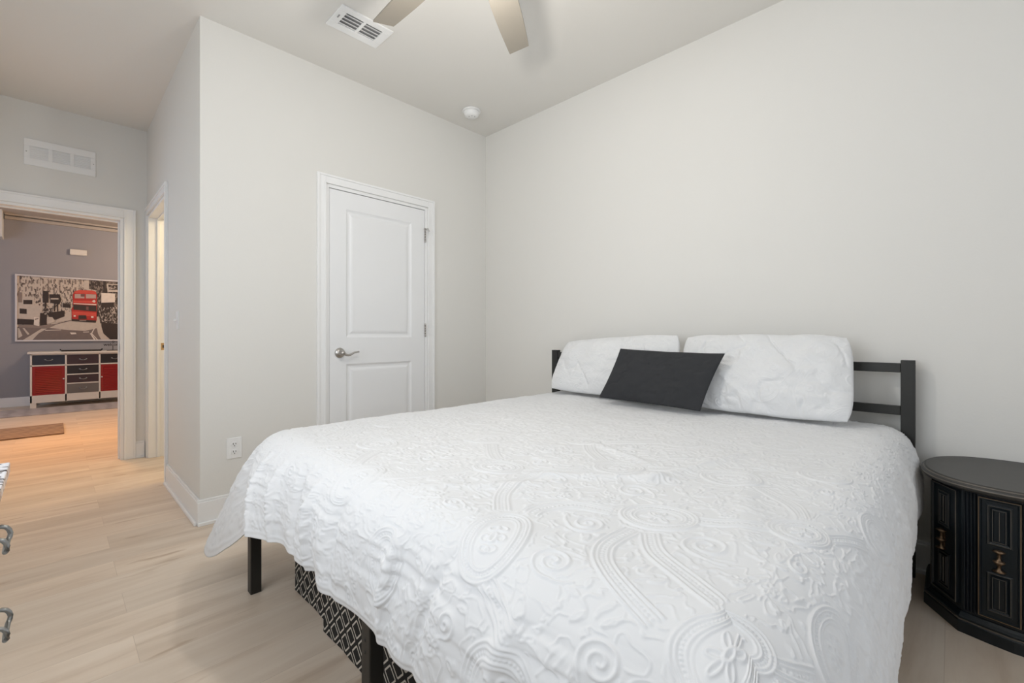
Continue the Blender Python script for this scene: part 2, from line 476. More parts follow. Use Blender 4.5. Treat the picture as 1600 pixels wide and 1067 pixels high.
# door trims
m_ = MB(); bx = casing_boxes(m_, 'y', 0.0, 1, DA0, DA1, DAZ, 0.064); jamb(bx, DA0, DA1, DAZ, T, (0.045, 0.06)); struct('trim_2', m_, TRIM, 0.002)
m_ = MB(); bx = casing_boxes(m_, 'x', YC, -1, CA0, CA1, CAZ, 0.066, leftcut=XD + 0.001); jamb(bx, CA0, CA1, CAZ, T, (0.055, 0.075)); struct('trim_3', m_, TRIM, 0.002)
m_ = MB(); bx = casing_boxes(m_, 'y', XD, 1, DD0, DD1, DDZ, 0.079); jamb(bx, DD0, DD1, DDZ, T, (0.06, 0.085)); struct('trim_4', m_, TRIM, 0.002)

# strike plates
sp = MB().box(CA0 + 0.0155, CA0 + 0.0175, YC + 0.083, YC + 0.112, 0.90, 0.96)
sp.box(CA0 + 0.0172, CA0 + 0.0178, YC + 0.092, YC + 0.104, 0.918, 0.942, 1)
tag(sp.build('strike_plate', [BRASS, DARKGAP]), 'small brass strike plate on the jamb of the narrow side doorway', 'strike plate')
sp = MB().box(XD - 0.056, XD - 0.027, DD1 - 0.0178, DD1 - 0.0155, 0.885, 0.955)
sp.box(XD - 0.050, XD - 0.034, DD1 - 0.0182, DD1 - 0.0176, 0.903, 0.937, 1)
tag(sp.build('strike_plate', [NICKEL, DARKGAP]), 'small dark steel strike plate on the jamb of the wide doorway to the next room', 'strike plate')


# ---------------------------------------------------------------- closet door
def panel_slab(mb, xf, xb, y0, y1, z0, z1, panels, prof, mi=0):
    """door leaf facing +x at xf; panels list of (ya,yb,za,zb); prof list of (inset, depth)"""
    ya, yb = panels[0][0], panels[0][1]
    mb.box(xb, xf, y0, ya, z0, z1, mi); mb.box(xb, xf, yb, y1, z0, z1, mi)
    zz = z0
    for p in sorted(panels, key=lambda p: p[2]):
        mb.box(xb, xf, ya, yb, zz, p[2], mi); zz = p[3]
    mb.box(xb, xf, ya, yb, zz, z1, mi)
    for (pa, pb, za, zb) in panels:
        rings = []
        for ins, dep in prof:
            rings.append([(xf - dep, pa + ins, za + ins), (xf - dep, pb - ins, za + ins), (xf - dep, pb - ins, zb - ins), (xf - dep, pa + ins, zb - ins)])
        mb.loops(rings, mi, False, cap=(False, True))


door = thing('door_1', None, None, (-0.02, (DA0 + DA1) / 2, 0.012)); door['kind'] = 'structure'
leaf = MB()
dy0, dy1, dz1 = DA0 + 0.019, DA1 - 0.019, DAZ - 0.02
panel_slab(leaf, -0.004, -0.038, dy0, dy1, 0.012, dz1,
           [(dy0 + 0.115, dy1 - 0.115, 0.20, 0.832), (dy0 + 0.115, dy1 - 0.115, 1.010, 1.870)],
           [(0, 0), (0.004, 0.003), (0.014, 0.009), (0.026, 0.010), (0.040, 0.004), (0.050, 0.0025)])
fix_normals(leaf.build('door_leaf', DOORW, door))
hd = MB().lathe((-0.004, -1.303, 0.908), [(0.0, 0), (0.033, 0), (0.034, 0.004), (0.030, 0.010), (0.018, 0.014), (0.013, 0.018), (0.012, 0.045), (0.015, 0.052), (0.013, 0.060), (0.0, 0.062)], 'x', 28)
pts = []
for i in range(15):
    t = i / 14
    pts.append((0.045 + 0.004 * math.sin(PI * t), -1.303 + 0.112 * t, 0.906 - 0.012 * math.sin(PI * min(1, t * 1.5)) + 0.010 * max(0, t - 0.45) ** 1 * 1.6))
hd.tube(pts, [0.009 * (1 - 0.45 * i / 14) for i in range(15)], 10)
hd.build('door_handle', NICKEL, door)
for zc in (1.79, 1.065, 0.22):
    h = MB(); y = DA1 - 0.0165
    for k in range(5):
        h.lathe((0.003, y, zc - 0.05 + k * 0.02), [(0.0, 0), (0.0065, 0), (0.0065, 0.0192), (0.0, 0.0192)], 'z', 12)
    h.box(-0.003, 0.0015, y - 0.004, y + 0.004, zc - 0.05, zc + 0.05)
    if zc > 1.5:   # hinge pin door stop on the upper hinge
        h.tube([(0.004, y, zc + 0.048), (0.030, y + 0.006, zc + 0.052), (0.034, y + 0.016, zc + 0.03)], 0.004)
        h.tube([(0.004, y, zc + 0.048), (0.022, y - 0.022, zc + 0.052)], 0.004)
        h.lathe((0.004, y, zc + 0.05), [(0.0, 0), (0.006, 0), (0.007, 0.008), (0.0, 0.012)], 'z', 12)
    h.build('hinge', NICKEL, door)


# ---------------------------------------------------------------- wall and ceiling fittings
def outlet():
    t = thing('wall_outlet', 'white double electrical outlet low on the wall beside the closet door', 'outlet', (0, -1.9165, 0.33))
    MB().box(0, 0.005, -1.954, -1.879, 0.330, 0.447).build('cover_plate', PLAST, t, 0.002)
    for zc in (0.367, 0.410):
        r = MB()
        ring = []
        for i in range(24):
            a = 2 * PI * i / 24
            ring.append((-1.9165 + 0.0165 * math.cos(a), max(-0.0125, min(0.0125, 0.0165 * math.sin(a)))))
        r.loops([[(0.005, y, zc + z) for y, z in ring], [(0.008, y, zc + z) for y, z in ring]], 0, False)
        for dy, hh in ((-0.0065, 0.0045), (0.0065, 0.0035)):
            r.box(0.0078, 0.0085, -1.9165 + dy - 0.0013, -1.9165 + dy + 0.0013, zc - 0.001 - hh + 0.004, zc + 0.004 + hh, 1)
        r.lathe((0.0078, -1.9165, zc - 0.0075), [(0, 0), (0.0026, 0), (0.0026, 0.0008), (0, 0.0008)], 'x', 10, 1)
        r.build('receptacle', [PLAST, DARKGAP], t)


outlet()

t = thing('light_switch', 'white toggle light switch on the narrow grey wall by the side doorway', 'light switch', (-0.616, YC, 1.06))
MB().box(-0.652, -0.580, YC - 0.005, YC, 1.061, 1.176).build('cover_plate', PLAST, t, 0.002)
MB().box(-0.623, -0.609, YC - 0.022, YC - 0.005, 1.115, 1.127).build('toggle', PLAST, t, 0.002)

# return air grille above the hall doorway
t = thing('return_air_grille', 'white return air grille with three louvre sections above the wide doorway', 'air vent', (XD, -2.59, 2.285))
g = MB(); y0, y1, z0, z1 = -2.785, -2.397, 2.284, 2.478
secs = [(-2.757, -2.662), (-2.637, -2.542), (-2.517, -2.422)]
secs = [(y0 + 0.030, y0 + 0.125), (y0 + 0.147, y0 + 0.242), (y0 + 0.264, y0 + 0.359)]
za, zb = z0 + 0.052, z1 - 0.052
g.box(XD, XD + 0.008, y0, y1, z0, za).box(XD, XD + 0.008, y0, y1, zb, z1)
yy = y0
for a, c in secs:
    g.box(XD, XD + 0.008, yy, a, za, zb); yy = c
g.box(XD, XD + 0.008, yy, y1, za, zb)
g.build('grille_frame', PLAST, t, 0.0015)
for a, c in secs:
    s = MB()
    s.box(XD, XD + 0.0012, a, c, za, zb, 1)
    for k in range(7):
        zc = za + (zb - za) * (k + 0.5) / 7
        s.add([(XD + 0.003, a, zc - 0.0035), (XD + 0.003, c, zc - 0.0035), (XD + 0.0075, c, zc + 0.0035), (XD + 0.0075, a, zc + 0.0035),
               (XD + 0.003, a, zc - 0.0045), (XD + 0.003, c, zc - 0.0045), (XD + 0.0075, c, zc + 0.0022), (XD + 0.0075, a, zc + 0.0022)],
              [(0, 1, 2, 3), (7, 6, 5, 4), (3, 2, 6, 7), (1, 0, 4, 5), (0, 3, 7, 4), (2, 1, 5, 6)])
    s.build('louvre_slats', [PLAST, PLAST], t)
for yc in (y0 + 0.013, y1 - 0.013):
    MB().lathe((XD + 0.008, yc, (z0 + z1) / 2), [(0, 0), (0.004, 0), (0.003, 0.002), (0, 0.002)], 'x', 10).build('screw', NICKEL, t)

# ceiling supply vent
t = thing('ceiling_vent', 'white ceiling air vent with two banks of grey slats near a fan blade', 'air vent', (0.53, -1.43, CH))
vx0, vx1, vy0, vy1 = 0.430, 0.634, -1.580, -1.280
g = MB(); zb_ = CH - 0.008
bx0, bx1 = vx0 + 0.050, vx1 - 0.042
banks = [(vy0 + 0.045, vy0 + 0.142), (vy0 + 0.158, vy0 + 0.255)]
g.box(vx0, bx0, vy0, vy1, zb_, CH).box(bx1, vx1, vy0, vy1, zb_, CH)
yy = vy0
for a, c in banks:
    g.box(bx0, bx1, yy, a, zb_, CH); yy = c
g.box(bx0, bx1, yy, vy1, zb_, CH)
g.build('vent_frame', PLAST, t, 0.002)
for a, c in banks:
    s = MB().box(bx0, bx1, a, c, CH - 0.0012, CH, 1)
    for k in range(4):
        xc = bx0 + (bx1 - bx0) * (k + 0.5) / 4
        s.add([(xc - 0.010, a, CH - 0.002), (xc - 0.010, c, CH - 0.002), (xc + 0.007, c, CH - 0.008), (xc + 0.007, a, CH - 0.008),
               (xc - 0.010, a, CH - 0.003), (xc - 0.010, c, CH - 0.003), (xc + 0.007, c, CH - 0.0095), (xc + 0.007, a, CH - 0.0095)],
              [(0, 1, 2, 3), (7, 6, 5, 4), (3, 2, 6, 7), (1, 0, 4, 5), (0, 3, 7, 4), (2, 1, 5, 6)])
    s.build('slats', [PLAST, GREYMET], t)
MB().box(bx0 + 0.05, bx0 + 0.075, vy0 + 0.018, vy0 + 0.024, zb_ - 0.003, zb_).build('damper_lever', GREYMET, t)

# smoke detector
t = thing('smoke_detector', 'round white smoke detector on the ceiling near the room corner', 'smoke detector', (0.262, -0.385, CH))
MB().lathe((0.262, -0.385, CH), [(0, 0), (0.070, 0), (0.070, -0.010), (0.064, -0.012), (0, -0.012)], 'z', 40).build('base', PLAST, t)
MB().lathe((0.262, -0.385, CH - 0.012), [(0, 0), (0.060, 0), (0.060, -0.012), (0.052, -0.028), (0.040, -0.036), (0, -0.038)], 'z', 40).build('sensor_cover', PLAST, t)
for dx, dy in ((0.02, -0.012), (-0.004, -0.02), (0.025, 0.012)):
    MB().lathe((0.262 + dx, -0.385 + dy, CH - 0.049), [(0, 0), (0.0035, 0), (0.0035, -0.0015), (0, -0.0015)], 'z', 10).build('vent_hole', GREYMET, t)

# ceiling fan
HX, HY, HZ = 1.712, -1.575, 2.45
t = thing('ceiling_fan', 'ceiling fan with long taupe blades and a lit glass bowl over the bed', 'ceiling fan', (HX, HY, CH))
MB().lathe((HX, HY, CH), [(0, 0), (0.07, 0), (0.068, -0.02), (0.03, -0.055), (0, -0.055)], 'z', 32).build('canopy', NICKEL, t)
MB().lathe((HX, HY, CH), [(0, -0.05), (0.012, -0.05), (0.012, -0.2), (0, -0.2)], 'z', 16).build('downrod', NICKEL, t)
MB().lathe((HX, HY, HZ), [(0, 0.11), (0.05, 0.11), (0.10, 0.085), (0.115, 0.03), (0.11, -0.02), (0.07, -0.05), (0, -0.05)], 'z', 40).build('motor_housing', NICKEL, t)
MB().lathe((HX, HY, HZ), [(0, -0.05), (0.105, -0.052), (0.115, -0.075), (0.108, -0.12), (0.075, -0.155), (0.03, -0.17), (0, -0.172)], 'z', 40).build('light_bowl', GLOW, t)
for k in range(6):
    a = math.radians(180 - 58 * k) if k < 2 else math.radians(122 - 59.5 * (k - 1))
    ca, sa = math.cos(a), math.sin(a); pitch = math.radians(-12)
    out = [(0.13, 0.042), (0.20, 0.052), (0.35, 0.060), (0.50, 0.058), (0.62, 0.053), (0.665, 0.050)]
    top = [(r, -h) for r, h in out]; bot = [(r + (0.012 if i == len(out) - 1 else 0), h) for i, (r, h) in enumerate(out)]
    poly = top + bot[::-1]

    def pt(r, s, dz):
        z = s * math.sin(pitch) + dz; s2 = s * math.cos(pitch)
        return (HX + r * ca - s2 * sa, HY + r * sa + s2 * ca, HZ + z)
    bl = MB().loops([[pt(r, s, -0.004) for r, s in poly], [pt(r, s, 0.004) for r, s in poly]], 0, False)
    ob = fix_normals(bl.build('blade', FANB, t, 0.002))
    ir = MB().loops([[pt(r, s, -0.010) for r, s in ((0.09, -0.02), (0.17, -0.028), (0.17, 0.028), (0.09, 0.02))],
                     [pt(r, s, -0.004) for r, s in ((0.09, -0.02), (0.17, -0.028), (0.17, 0.028), (0.09, 0.02))]], 0, False)
    fix_normals(ir.build('blade_bracket', NICKEL, ob))

# lamps of the rooms beyond
for nm, lb, loc in (('ceiling_lamp', 'flush warm ceiling lamp in the room beyond the wide doorway, nearer one', (-3.0, -2.2, CH)),
                    ('ceiling_lamp', 'flush warm ceiling lamp in the room beyond the wide doorway, farther one', (-5.0, -1.6, CH)),
                    ('ceiling_lamp', 'flush warm ceiling lamp in the small room behind the side doorway', (-1.4, -1.0, CH))):
    t = thing(nm, lb, 'ceiling lamp', loc)
    MB().lathe(loc, [(0, 0), (0.12, 0), (0.12, -0.015), (0, -0.015)], 'z', 32).build('lamp_base', NICKEL, t)
    MB().lathe(loc, [(0, -0.015), (0.11, -0.015), (0.10, -0.05), (0.05, -0.07), (0, -0.072)], 'z', 32).build('lamp_shade', WARMGLOW, t)

# ---------------------------------------------------------------- bed frame
bed = thing('bed', 'black metal bed frame with a two-rail open headboard', 'bed', (1.80, -1.06, 0))
for x0, x1 in ((0.813, 0.863), (2.740, 2.787)):
    MB().box(x0, x1, -0.088, -0.05, 0, 0.918).build('post', BLKMET, bed, 0.002)
for z0, z1 in ((0.864, 0.904), (0.681, 0.720)):
    MB().box(0.863, 2.740, -0.082, -0.057, z0, z1).build('headboard_rail', BLKMET, bed, 0.002)
MB().box(0.863, 2.740, -0.082, -0.057, 0.30, 0.355).build('head_rail', BLKMET, bed, 0.002)
MB().box(0.845, 2.755, -2.078, -2.045, 0.31, 0.355).build('foot_rail', BLKMET, bed, 0.002)
for x in (0.845, 2.725):
    MB().box(x, x + 0.03, -2.045, -0.088, 0.31, 0.355).build('side_rail', BLKMET, bed, 0.002)
MB().box(1.815, 1.845, -2.045, -0.082, 0.31, 0.35).build('centre_rail', BLKMET, bed, 0.002)


def bed_leg(x0, x1, y0, y1, top=0.31, bolts=True):
    o = MB().box(x0, x1, y0, y1, 0, top).build('leg', BLKMET, bed, 0.003)
    if bolts:
        for zc in (top - 0.045, top - 0.075):
            bb = MB(); bb.lathe((x0 + (x1 - x0) * 0.45, y0, zc), [(0, -0.001), (0.0045, -0.001), (0.0045, 0.0008), (0, 0.0008)], '-y', 12)
            bb.build('bolt_hole', DARKGAP, o)
    return o


bed_leg(0.884, 0.925, -2.087, -2.0475)
bed_leg(2.690, 2.732, -2.087, -2.0475)
bed_leg(1.832, 1.876, -2.0865, -2.0475)
for yy in (-1.4, -0.75):
    bed_leg(1.812, 1.848, yy, yy + 0.035, bolts=False)

mattress = MB()
ring = []
def rrect(x0, x1, y0, y1, r, n=6):
    o = []
    for cx, cy, a0 in ((x1 - r, y1 - r, 0), (x0 + r, y1 - r, 90), (x0 + r, y0 + r, 180), (x1 - r, y0 + r, 270)):
        for i in range(n + 1):
            a = math.radians(a0 + 90 * i / n); o.append((cx + r * math.cos(a), cy + r * math.sin(a)))
    return o
prof = [(0.03, 0.356), (0.005, 0.37), (0, 0.39), (0, 0.54), (0.02, 0.578), (0.06, 0.602), (0.10, 0.608)]
mattress.loops([[(x, y, z) for x, y in rrect(0.87 + i, 2.74 - i, -2.06 + i, -0.10 - i, 0.11 - i * 0.5)] for i, z in prof], 0, True)
tag(mattress.build('mattress', MATTR), 'thick white mattress on the black bed frame under the white coverlet', 'mattress')

# bed skirt: black lattice cloth hanging from the frame to the floor
sk = thing('bed_skirt', 'black bed skirt with white trellis print under the white coverlet', 'bed skirt', (1.8, -1.95, 0))


def skirt_panel(p0, p1, nrm, thick=0.004, wob=0.0018, seed=0, z1=0.308):
    p0 = Vector(p0); p1 = Vector(p1); n = Vector(nrm); m = MB(); N = 60; K = 8
    L = (p1 - p0).length
    def grid(off):
        g_ = []
        for j in range(K + 1):
            z = 0.002 + (z1 - 0.002) * j / K
            for i in range(N + 1):
                q = p0.lerp(p1, i / N)
                wv = wob * math.sin(i / N * L * 21 + seed) * (1 - j / K) + 0.3 * wob * math.sin(i / N * L * 53 + 2 * seed)
                g_.append((q.x + n.x * (off + wv), q.y + n.y * (off + wv), z))
        return g_
    F = [(j * (N + 1) + i, j * (N + 1) + i + 1, (j + 1) * (N + 1) + i + 1, (j + 1) * (N + 1) + i) for j in range(K) for i in range(N)]
    m.add(grid(0), F, 0, True); m.add(grid(thick), [tuple(reversed(f)) for f in F], 0, True)
    return fix_normals(m.build('skirt_panel', LATT, sk))


skirt_panel((1.012, -1.945), (1.33, -1.945), (0, -1), seed=1)
skirt_panel((1.345, -1.972), (2.00, -1.970), (0, -1), seed=2)
skirt_panel((2.01, -1.955), (2.66, -1.955), (0, -1), seed=3)
skirt_panel((1.010, -1.94), (1.010, -0.14), (-1, 0), seed=4)
skirt_panel((2.665, -1.95), (2.665, -0.14), (1, 0), seed=5)


# ---------------------------------------------------------------- coverlet with raised matelasse pattern
ZT = 0.638
IX0, IX1, IY0, IY1 = 0.99, 2.655, -1.965, -0.105      # inner flat rectangle
RS, RF = 0.50, 0.40                                     # cloth beyond it at the sides / foot


class Relief:
    def __init__(s, x0, x1, y0, y1, res=0.0017):
        s.x0, s.y0, s.res = x0, y0, res
        s.nx = int((x1 - x0) / res) + 1; s.ny = int((y1 - y0) / res) + 1
        s.h = np.zeros((s.ny, s.nx)); s.mask = np.zeros((s.ny, s.nx))

    def stamp(s, pts, amp, w):
        pts = np.asarray(pts, float)
        k = int(math.ceil(2.2 * w / s.res))
        ix = np.round((pts[:, 0] - s.x0) / s.res).astype(int); iy = np.round((pts[:, 1] - s.y0) / s.res).astype(int)
        for dj in range(-k, k + 1):
            for di in range(-k, k + 1):
                jx = ix + di; jy = iy + dj
                ok = (jx >= 0) & (jx < s.nx) & (jy >= 0) & (jy < s.ny)
                dx = s.x0 + jx * s.res - pts[:, 0]; dy = s.y0 + jy * s.res - pts[:, 1]
                val = amp * np.exp(-(dx * dx + dy * dy) / (w * w))
                np.maximum.at(s.h, (jy[ok], jx[ok]), val[ok])

    def clear(s, pts, w):
        """flatten the filler under motifs"""
        pts = np.asarray(pts, float); k = int(math.ceil(w / s.res))
        ix = np.round((pts[:, 0] - s.x0) / s.res).astype(int); iy = np.round((pts[:, 1] - s.y0) / s.res).astype(int)
        for dj in range(-k, k + 1):
            for di in range(-k, k + 1):
                if (di * di + dj * dj) * s.res ** 2 > w * w: continue
                jx = ix + di; jy = iy + dj
                ok = (jx >= 0) & (jx < s.nx) & (jy >= 0) & (jy < s.ny)
                s.mask[jy[ok], jx[ok]] = 1

    def sample(s, x, y):
        fx = np.clip((x - s.x0) / s.res, 0, s.nx - 1.001); fy = np.clip((y - s.y0) / s.res, 0, s.ny - 1.001)
        i = fx.astype(int); j = fy.astype(int); a = fx - i; b_ = fy - j
        h = s.h
        return (h[j, i] * (1 - a) * (1 - b_) + h[j, i + 1] * a * (1 - b_) + h[j + 1, i] * (1 - a) * b_ + h[j + 1, i + 1] * a * b_)


def dense(P, step=0.0016):
    P = np.asarray(P, float); out = [P[:1]]
    for a, b_ in zip(P[:-1], P[1:]):
        n = max(1, int(np.hypot(*(b_ - a)) / step)); t = (np.arange(1, n + 1) / n)[:, None]
        out.append(a + (b_ - a) * t)
    return np.vstack(out)


def ellipse(cx, cy, a, b_, rot, wob=0.0):
    t = np.linspace(0, 2 * PI, 120); r = 1 + wob * np.cos(2 * t + rot)
    x = a * r * np.cos(t); y = b_ * r * np.sin(t)
    return np.c_[cx + x * math.cos(rot) - y * math.sin(rot), cy + x * math.sin(rot) + y * math.cos(rot)]


def value_noise(x, y, scale, seed):
    r = np.random.default_rng(seed); G = r.random((64, 64))
    u = x * scale; v = y * scale; i = np.floor(u).astype(int); j = np.floor(v).astype(int)
    a = u - i; b_ = v - j; a = a * a * (3 - 2 * a); b_ = b_ * b_ * (3 - 2 * b_)
    g = lambda p, q: G[q % 64, p % 64]
    return (g(i, j) * (1 - a) * (1 - b_) + g(i + 1, j) * a * (1 - b_) + g(i, j + 1) * (1 - a) * b_ + g(i + 1, j + 1) * a * b_) * 2 - 1


def offset_curve(P, d):
    P = np.asarray(P, float); t = np.gradient(P, axis=0); t /= np.linalg.norm(t, axis=1)[:, None] + 1e-9
    return P + np.c_[-t[:, 1], t[:, 0]] * d


def smooth_path(ctrl, n=60):
    c = np.asarray(ctrl, float); m = len(c)
    t = np.linspace(0, m - 1.0001, n); i = t.astype(int); f = (t - i)[:, None]
    g = lambda k: c[np.clip(k, 0, m - 1)]
    p0, p1, p2, p3 = g(i - 1), g(i), g(i + 1), g(i + 2)
    return 0.5 * (2 * p1 + (p2 - p0) * f + (2 * p0 - 5 * p1 + 4 * p2 - p3) * f ** 2 + (3 * p1 - p0 - 3 * p2 + p3) * f ** 3)


RL = Relief(IX0 - RS - 0.02, IX1 + RS + 0.02, IY0 - RF - 0.02, IY1 + 0.03)
A = 0.0042
motif_pts = []


def beads(P, gap, r, amp):
    P = dense(P, 0.001); step = max(1, int(gap / 0.001)); RL.stamp(P[::step], amp, r)


def line(P, amp=A, w=0.0027, clear=0.0):
    D = dense(P); RL.stamp(D, amp, w)
    if clear: RL.clear(D[::2], clear)


def medallion(cx, cy, a, b_, rot, seed=0):
    r = random.Random(seed)
    RL.clear(np.vstack([ellipse(cx, cy, a * k, b_ * k, rot) for k in np.linspace(0.05, 1.04, 24)]), 0.006)
    line(ellipse(cx, cy, a, b_, rot), A * 1.1, 0.0034); line(ellipse(cx, cy, a - 0.008, b_ - 0.008, rot), A, 0.0026)
    beads(ellipse(cx, cy, a - 0.0155, b_ - 0.0155, rot), 0.0075, 0.0025, A * 0.9)
    line(ellipse(cx, cy, a - 0.023, b_ - 0.023, rot), A, 0.0026); line(ellipse(cx, cy, a - 0.030, b_ - 0.030, rot), A * .7, 0.0024)
    ai, bi = a - 0.036, b_ - 0.036
    if ai > 0.02:
        # flower of petals in the middle
        n = 6
        for k in range(n):
            t = 2 * PI * k / n + r.random() * 0.3
            px, py = ai * 0.52 * math.cos(t), bi * 0.52 * math.sin(t)
            line(ellipse(cx + px * math.cos(rot) - py * math.sin(rot), cy + px * math.sin(rot) + py * math.cos(rot), 0.26 * ai, 0.15 * bi, rot + t), A * 0.8, 0.0024)
        line(ellipse(cx, cy, ai * 0.2, bi * 0.2, rot), A, 0.004)


def band(ctrl, w=0.034):
    P = smooth_path(ctrl)
    RL.clear(np.vstack([dense(offset_curve(P, d), 0.004) for d in np.arange(-w / 2 - 0.004, w / 2 + 0.005, 0.004)]), 0.005)
    for d in (-w / 2, -w / 2 + 0.009, w / 2 - 0.009, w / 2):
        line(offset_curve(P, d), A if abs(abs(d) - w / 2) < 1e-6 else A * 0.8, 0.0026)
    beads(P, 0.0085, 0.0029, A * 0.85)


def spiral(cx, cy, r0, turns, rot, sgn):
    t = np.linspace(0, 1, 90); r = r0 * (1 - 0.88 * t); a = rot + sgn * turns * 2 * PI * t
    P = np.c_[cx + r * np.cos(a), cy + r * np.sin(a)]
    line(P, A, 0.0030, 0.009)
    tail = np.c_[cx + (r0 + 0.045 * t[:40]) * np.cos(rot - sgn * 1.8 * t[:40]), cy + (r0 + 0.045 * t[:40]) * np.sin(rot - sgn * 1.8 * t[:40])]
    line(tail, A * 0.9, 0.0028, 0.006)


def leaf(cx, cy, L, rot):
    t = np.linspace(-1, 1, 30)
    for sg in (-1, 1):
        P = np.c_[cx + L * t * math.cos(rot) - sg * 0.32 * L * (1 - t * t) * math.sin(rot), cy + L * t * math.sin(rot) + sg * 0.32 * L * (1 - t * t) * math.cos(rot)]
        line(P, A * 0.8, 0.0023)
    P = np.c_[cx + L * t * 0.7 * math.cos(rot), cy + L * t * 0.7 * math.sin(rot)]
    line(P, A * 0.55, 0.0026)


MED = [(2.450, -1.728, 0.092, 0.078, 0.3), (2.715, -2.060, 0.108, 0.092, 0.9), (2.205, -1.480, 0.082, 0.066, 0.8),
       (2.255, -2.040, 0.082, 0.135, 0.25), (2.47, -1.35, 0.085, 0.07, 0.2), (2.70, -1.60, 0.085, 0.07, 0.5),
       (1.95, -1.72, 0.085, 0.070, 0.4), (1.93, -1.28, 0.080, 0.065, 0.1), (2.21, -1.05, 0.085, 0.07, 0.8),
       (2.40, -2.28, 0.09, 0.085, 0.1), (1.70, -2.06, 0.08, 0.12, -0.2), (1.66, -1.52, 0.08, 0.065, 0.6),
       (1.45, -1.83, 0.085, 0.07, 0.2), (1.40, -1.3, 0.08, 0.07, 0.2), (1.16, -1.6, 0.08, 0.07, 0.9), (1.12, -2.1, 0.08, 0.1, 0.1),
       (2.66, -1.15, 0.085, 0.07, 0.3), (2.45, -0.85, 0.085, 0.07, 0.3), (1.9, -0.85, 0.08, 0.07, 0.3), (1.4, -0.8, 0.08, 0.07, 0.3),
       (2.88, -1.85, 0.08, 0.1, 0.3), (2.88, -1.35, 0.08, 0.09, 0.3), (1.2, -1.1, 0.08, 0.07, 0.3), (1.98, -2.22, 0.075, 0.09, 0.3)]
BANDS = [[(2.475, -1.815), (2.52, -1.88), (2.60, -1.93), (2.66, -1.965)], [(2.44, -1.82), (2.44, -1.92), (2.50, -2.0), (2.60, -2.06)],
         [(2.36, -1.77), (2.28, -1.80), (2.24, -1.86), (2.24, -1.90)], [(2.18, -1.93), (2.10, -1.84), (2.08, -1.70), (2.15, -1.57)],
         [(2.27, -1.42), (2.34, -1.37), (2.39, -1.36)], [(2.52, -1.70), (2.60, -1.66), (2.63, -1.63)],
         [(2.03, -1.70), (2.10, -1.62), (2.14, -1.55)], [(2.55, -1.38), (2.63, -1.44), (2.68, -1.52)],
         [(2.31, -2.14), (2.36, -2.17), (2.40, -2.19)], [(2.50, -2.27), (2.62, -2.22), (2.70, -2.16)],
         [(1.78, -2.0), (1.86, -1.9), (1.9, -1.79)], [(1.74, -1.55), (1.82, -1.62), (1.88, -1.66)],
         [(2.12, -1.44), (2.04, -1.38), (1.99, -1.32)], [(1.62, -2.0), (1.56, -1.93), (1.53, -1.88)],
         [(2.14, -1.10), (2.06, -1.18), (2.00, -1.24)], [(1.24, -2.05), (1.33, -1.95), (1.38, -1.88)],
         [(2.86, -1.95), (2.82, -1.99), (2.79, -2.02)], [(2.86, -1.45), (2.80, -1.52), (2.77, -1.56)]]
for bnd in BANDS: band(bnd)
for k, (mx_, my_, a, b_, r) in enumerate(MED): medallion(mx_, my_, a * 0.86, b_ * 0.86, r, k)
rr = random.Random(5)
placed = [(m[0], m[1], max(m[2], m[3]) + 0.03) for m in MED]
for bnd in BANDS:
    for q in smooth_path(bnd, 12): placed.append((q[0], q[1], 0.03))
SP = [(2.36, -1.86, 0.040), (2.58, -1.80, 0.045), (2.40, -2.03, 0.045), (2.55, -2.16, 0.036), (2.33, -1.62, 0.04)]
for q in SP:
    spiral(q[0], q[1], q[2], 1.9, rr.random() * 6, rr.choice((-1, 1))); placed.append((q[0], q[1], q[2] + 0.01))
for tries in range(5200):
    x = rr.uniform(IX0 - RS, IX1 + RS); y = rr.uniform(IY0 - RF, IY1)
    r = rr.choice((0.030, 0.019, 0.015, 0.012))
    if any((x - a) ** 2 + (y - b_) ** 2 < (r + c * 0.9) ** 2 for a, b_, c in placed): continue
    placed.append((x, y, r))
    if r > 0.025: spiral(x, y, r * 0.85, 1.6, rr.random() * 6, rr.choice((-1, 1)))
    elif r > 0.016:
        a0 = rr.random() * 6
        for k in range(5):
            t = a0 + 2 * PI * k / 5
            line(ellipse(x + 0.010 * math.cos(t), y + 0.010 * math.sin(t), 0.0075, 0.005, t), A * 0.75, 0.0026)
    else: leaf(x, y, r, rr.random() * 6)
# meandering filler between the motifs
gx = RL.x0 + np.arange(RL.nx) * RL.res; gy = RL.y0 + np.arange(RL.ny) * RL.res
GX, GY = np.meshgrid(gx, gy)
wx = GX + 0.020 * value_noise(GX, GY, 30, 1); wy = GY + 0.020 * value_noise(GX, GY, 30, 2)
nz = value_noise(wx, wy, 48, 3) + 0.45 * value_noise(wx, wy, 95, 4)
vermi = np.exp(-(nz / 0.18) ** 2)
RL.h = np.maximum(RL.h, A * 0.66 * vermi * (1 - RL.mask))
# slight blur
for _ in range(1):
    h = RL.h; h2 = h.copy(); h2[1:-1, 1:-1] = (4 * h[1:-1, 1:-1] + h[:-2, 1:-1] + h[2:, 1:-1] + h[1:-1, :-2] + h[1:-1, 2:]) / 8; RL.h = h2


def axis_lines(segs):
    out = [segs[0][0]]
    for a, b_, st in segs:
        n = max(1, int(round((b_ - a) / st))); out += list(a + (b_ - a) * np.arange(1, n + 1) / n)
    return np.array(out)


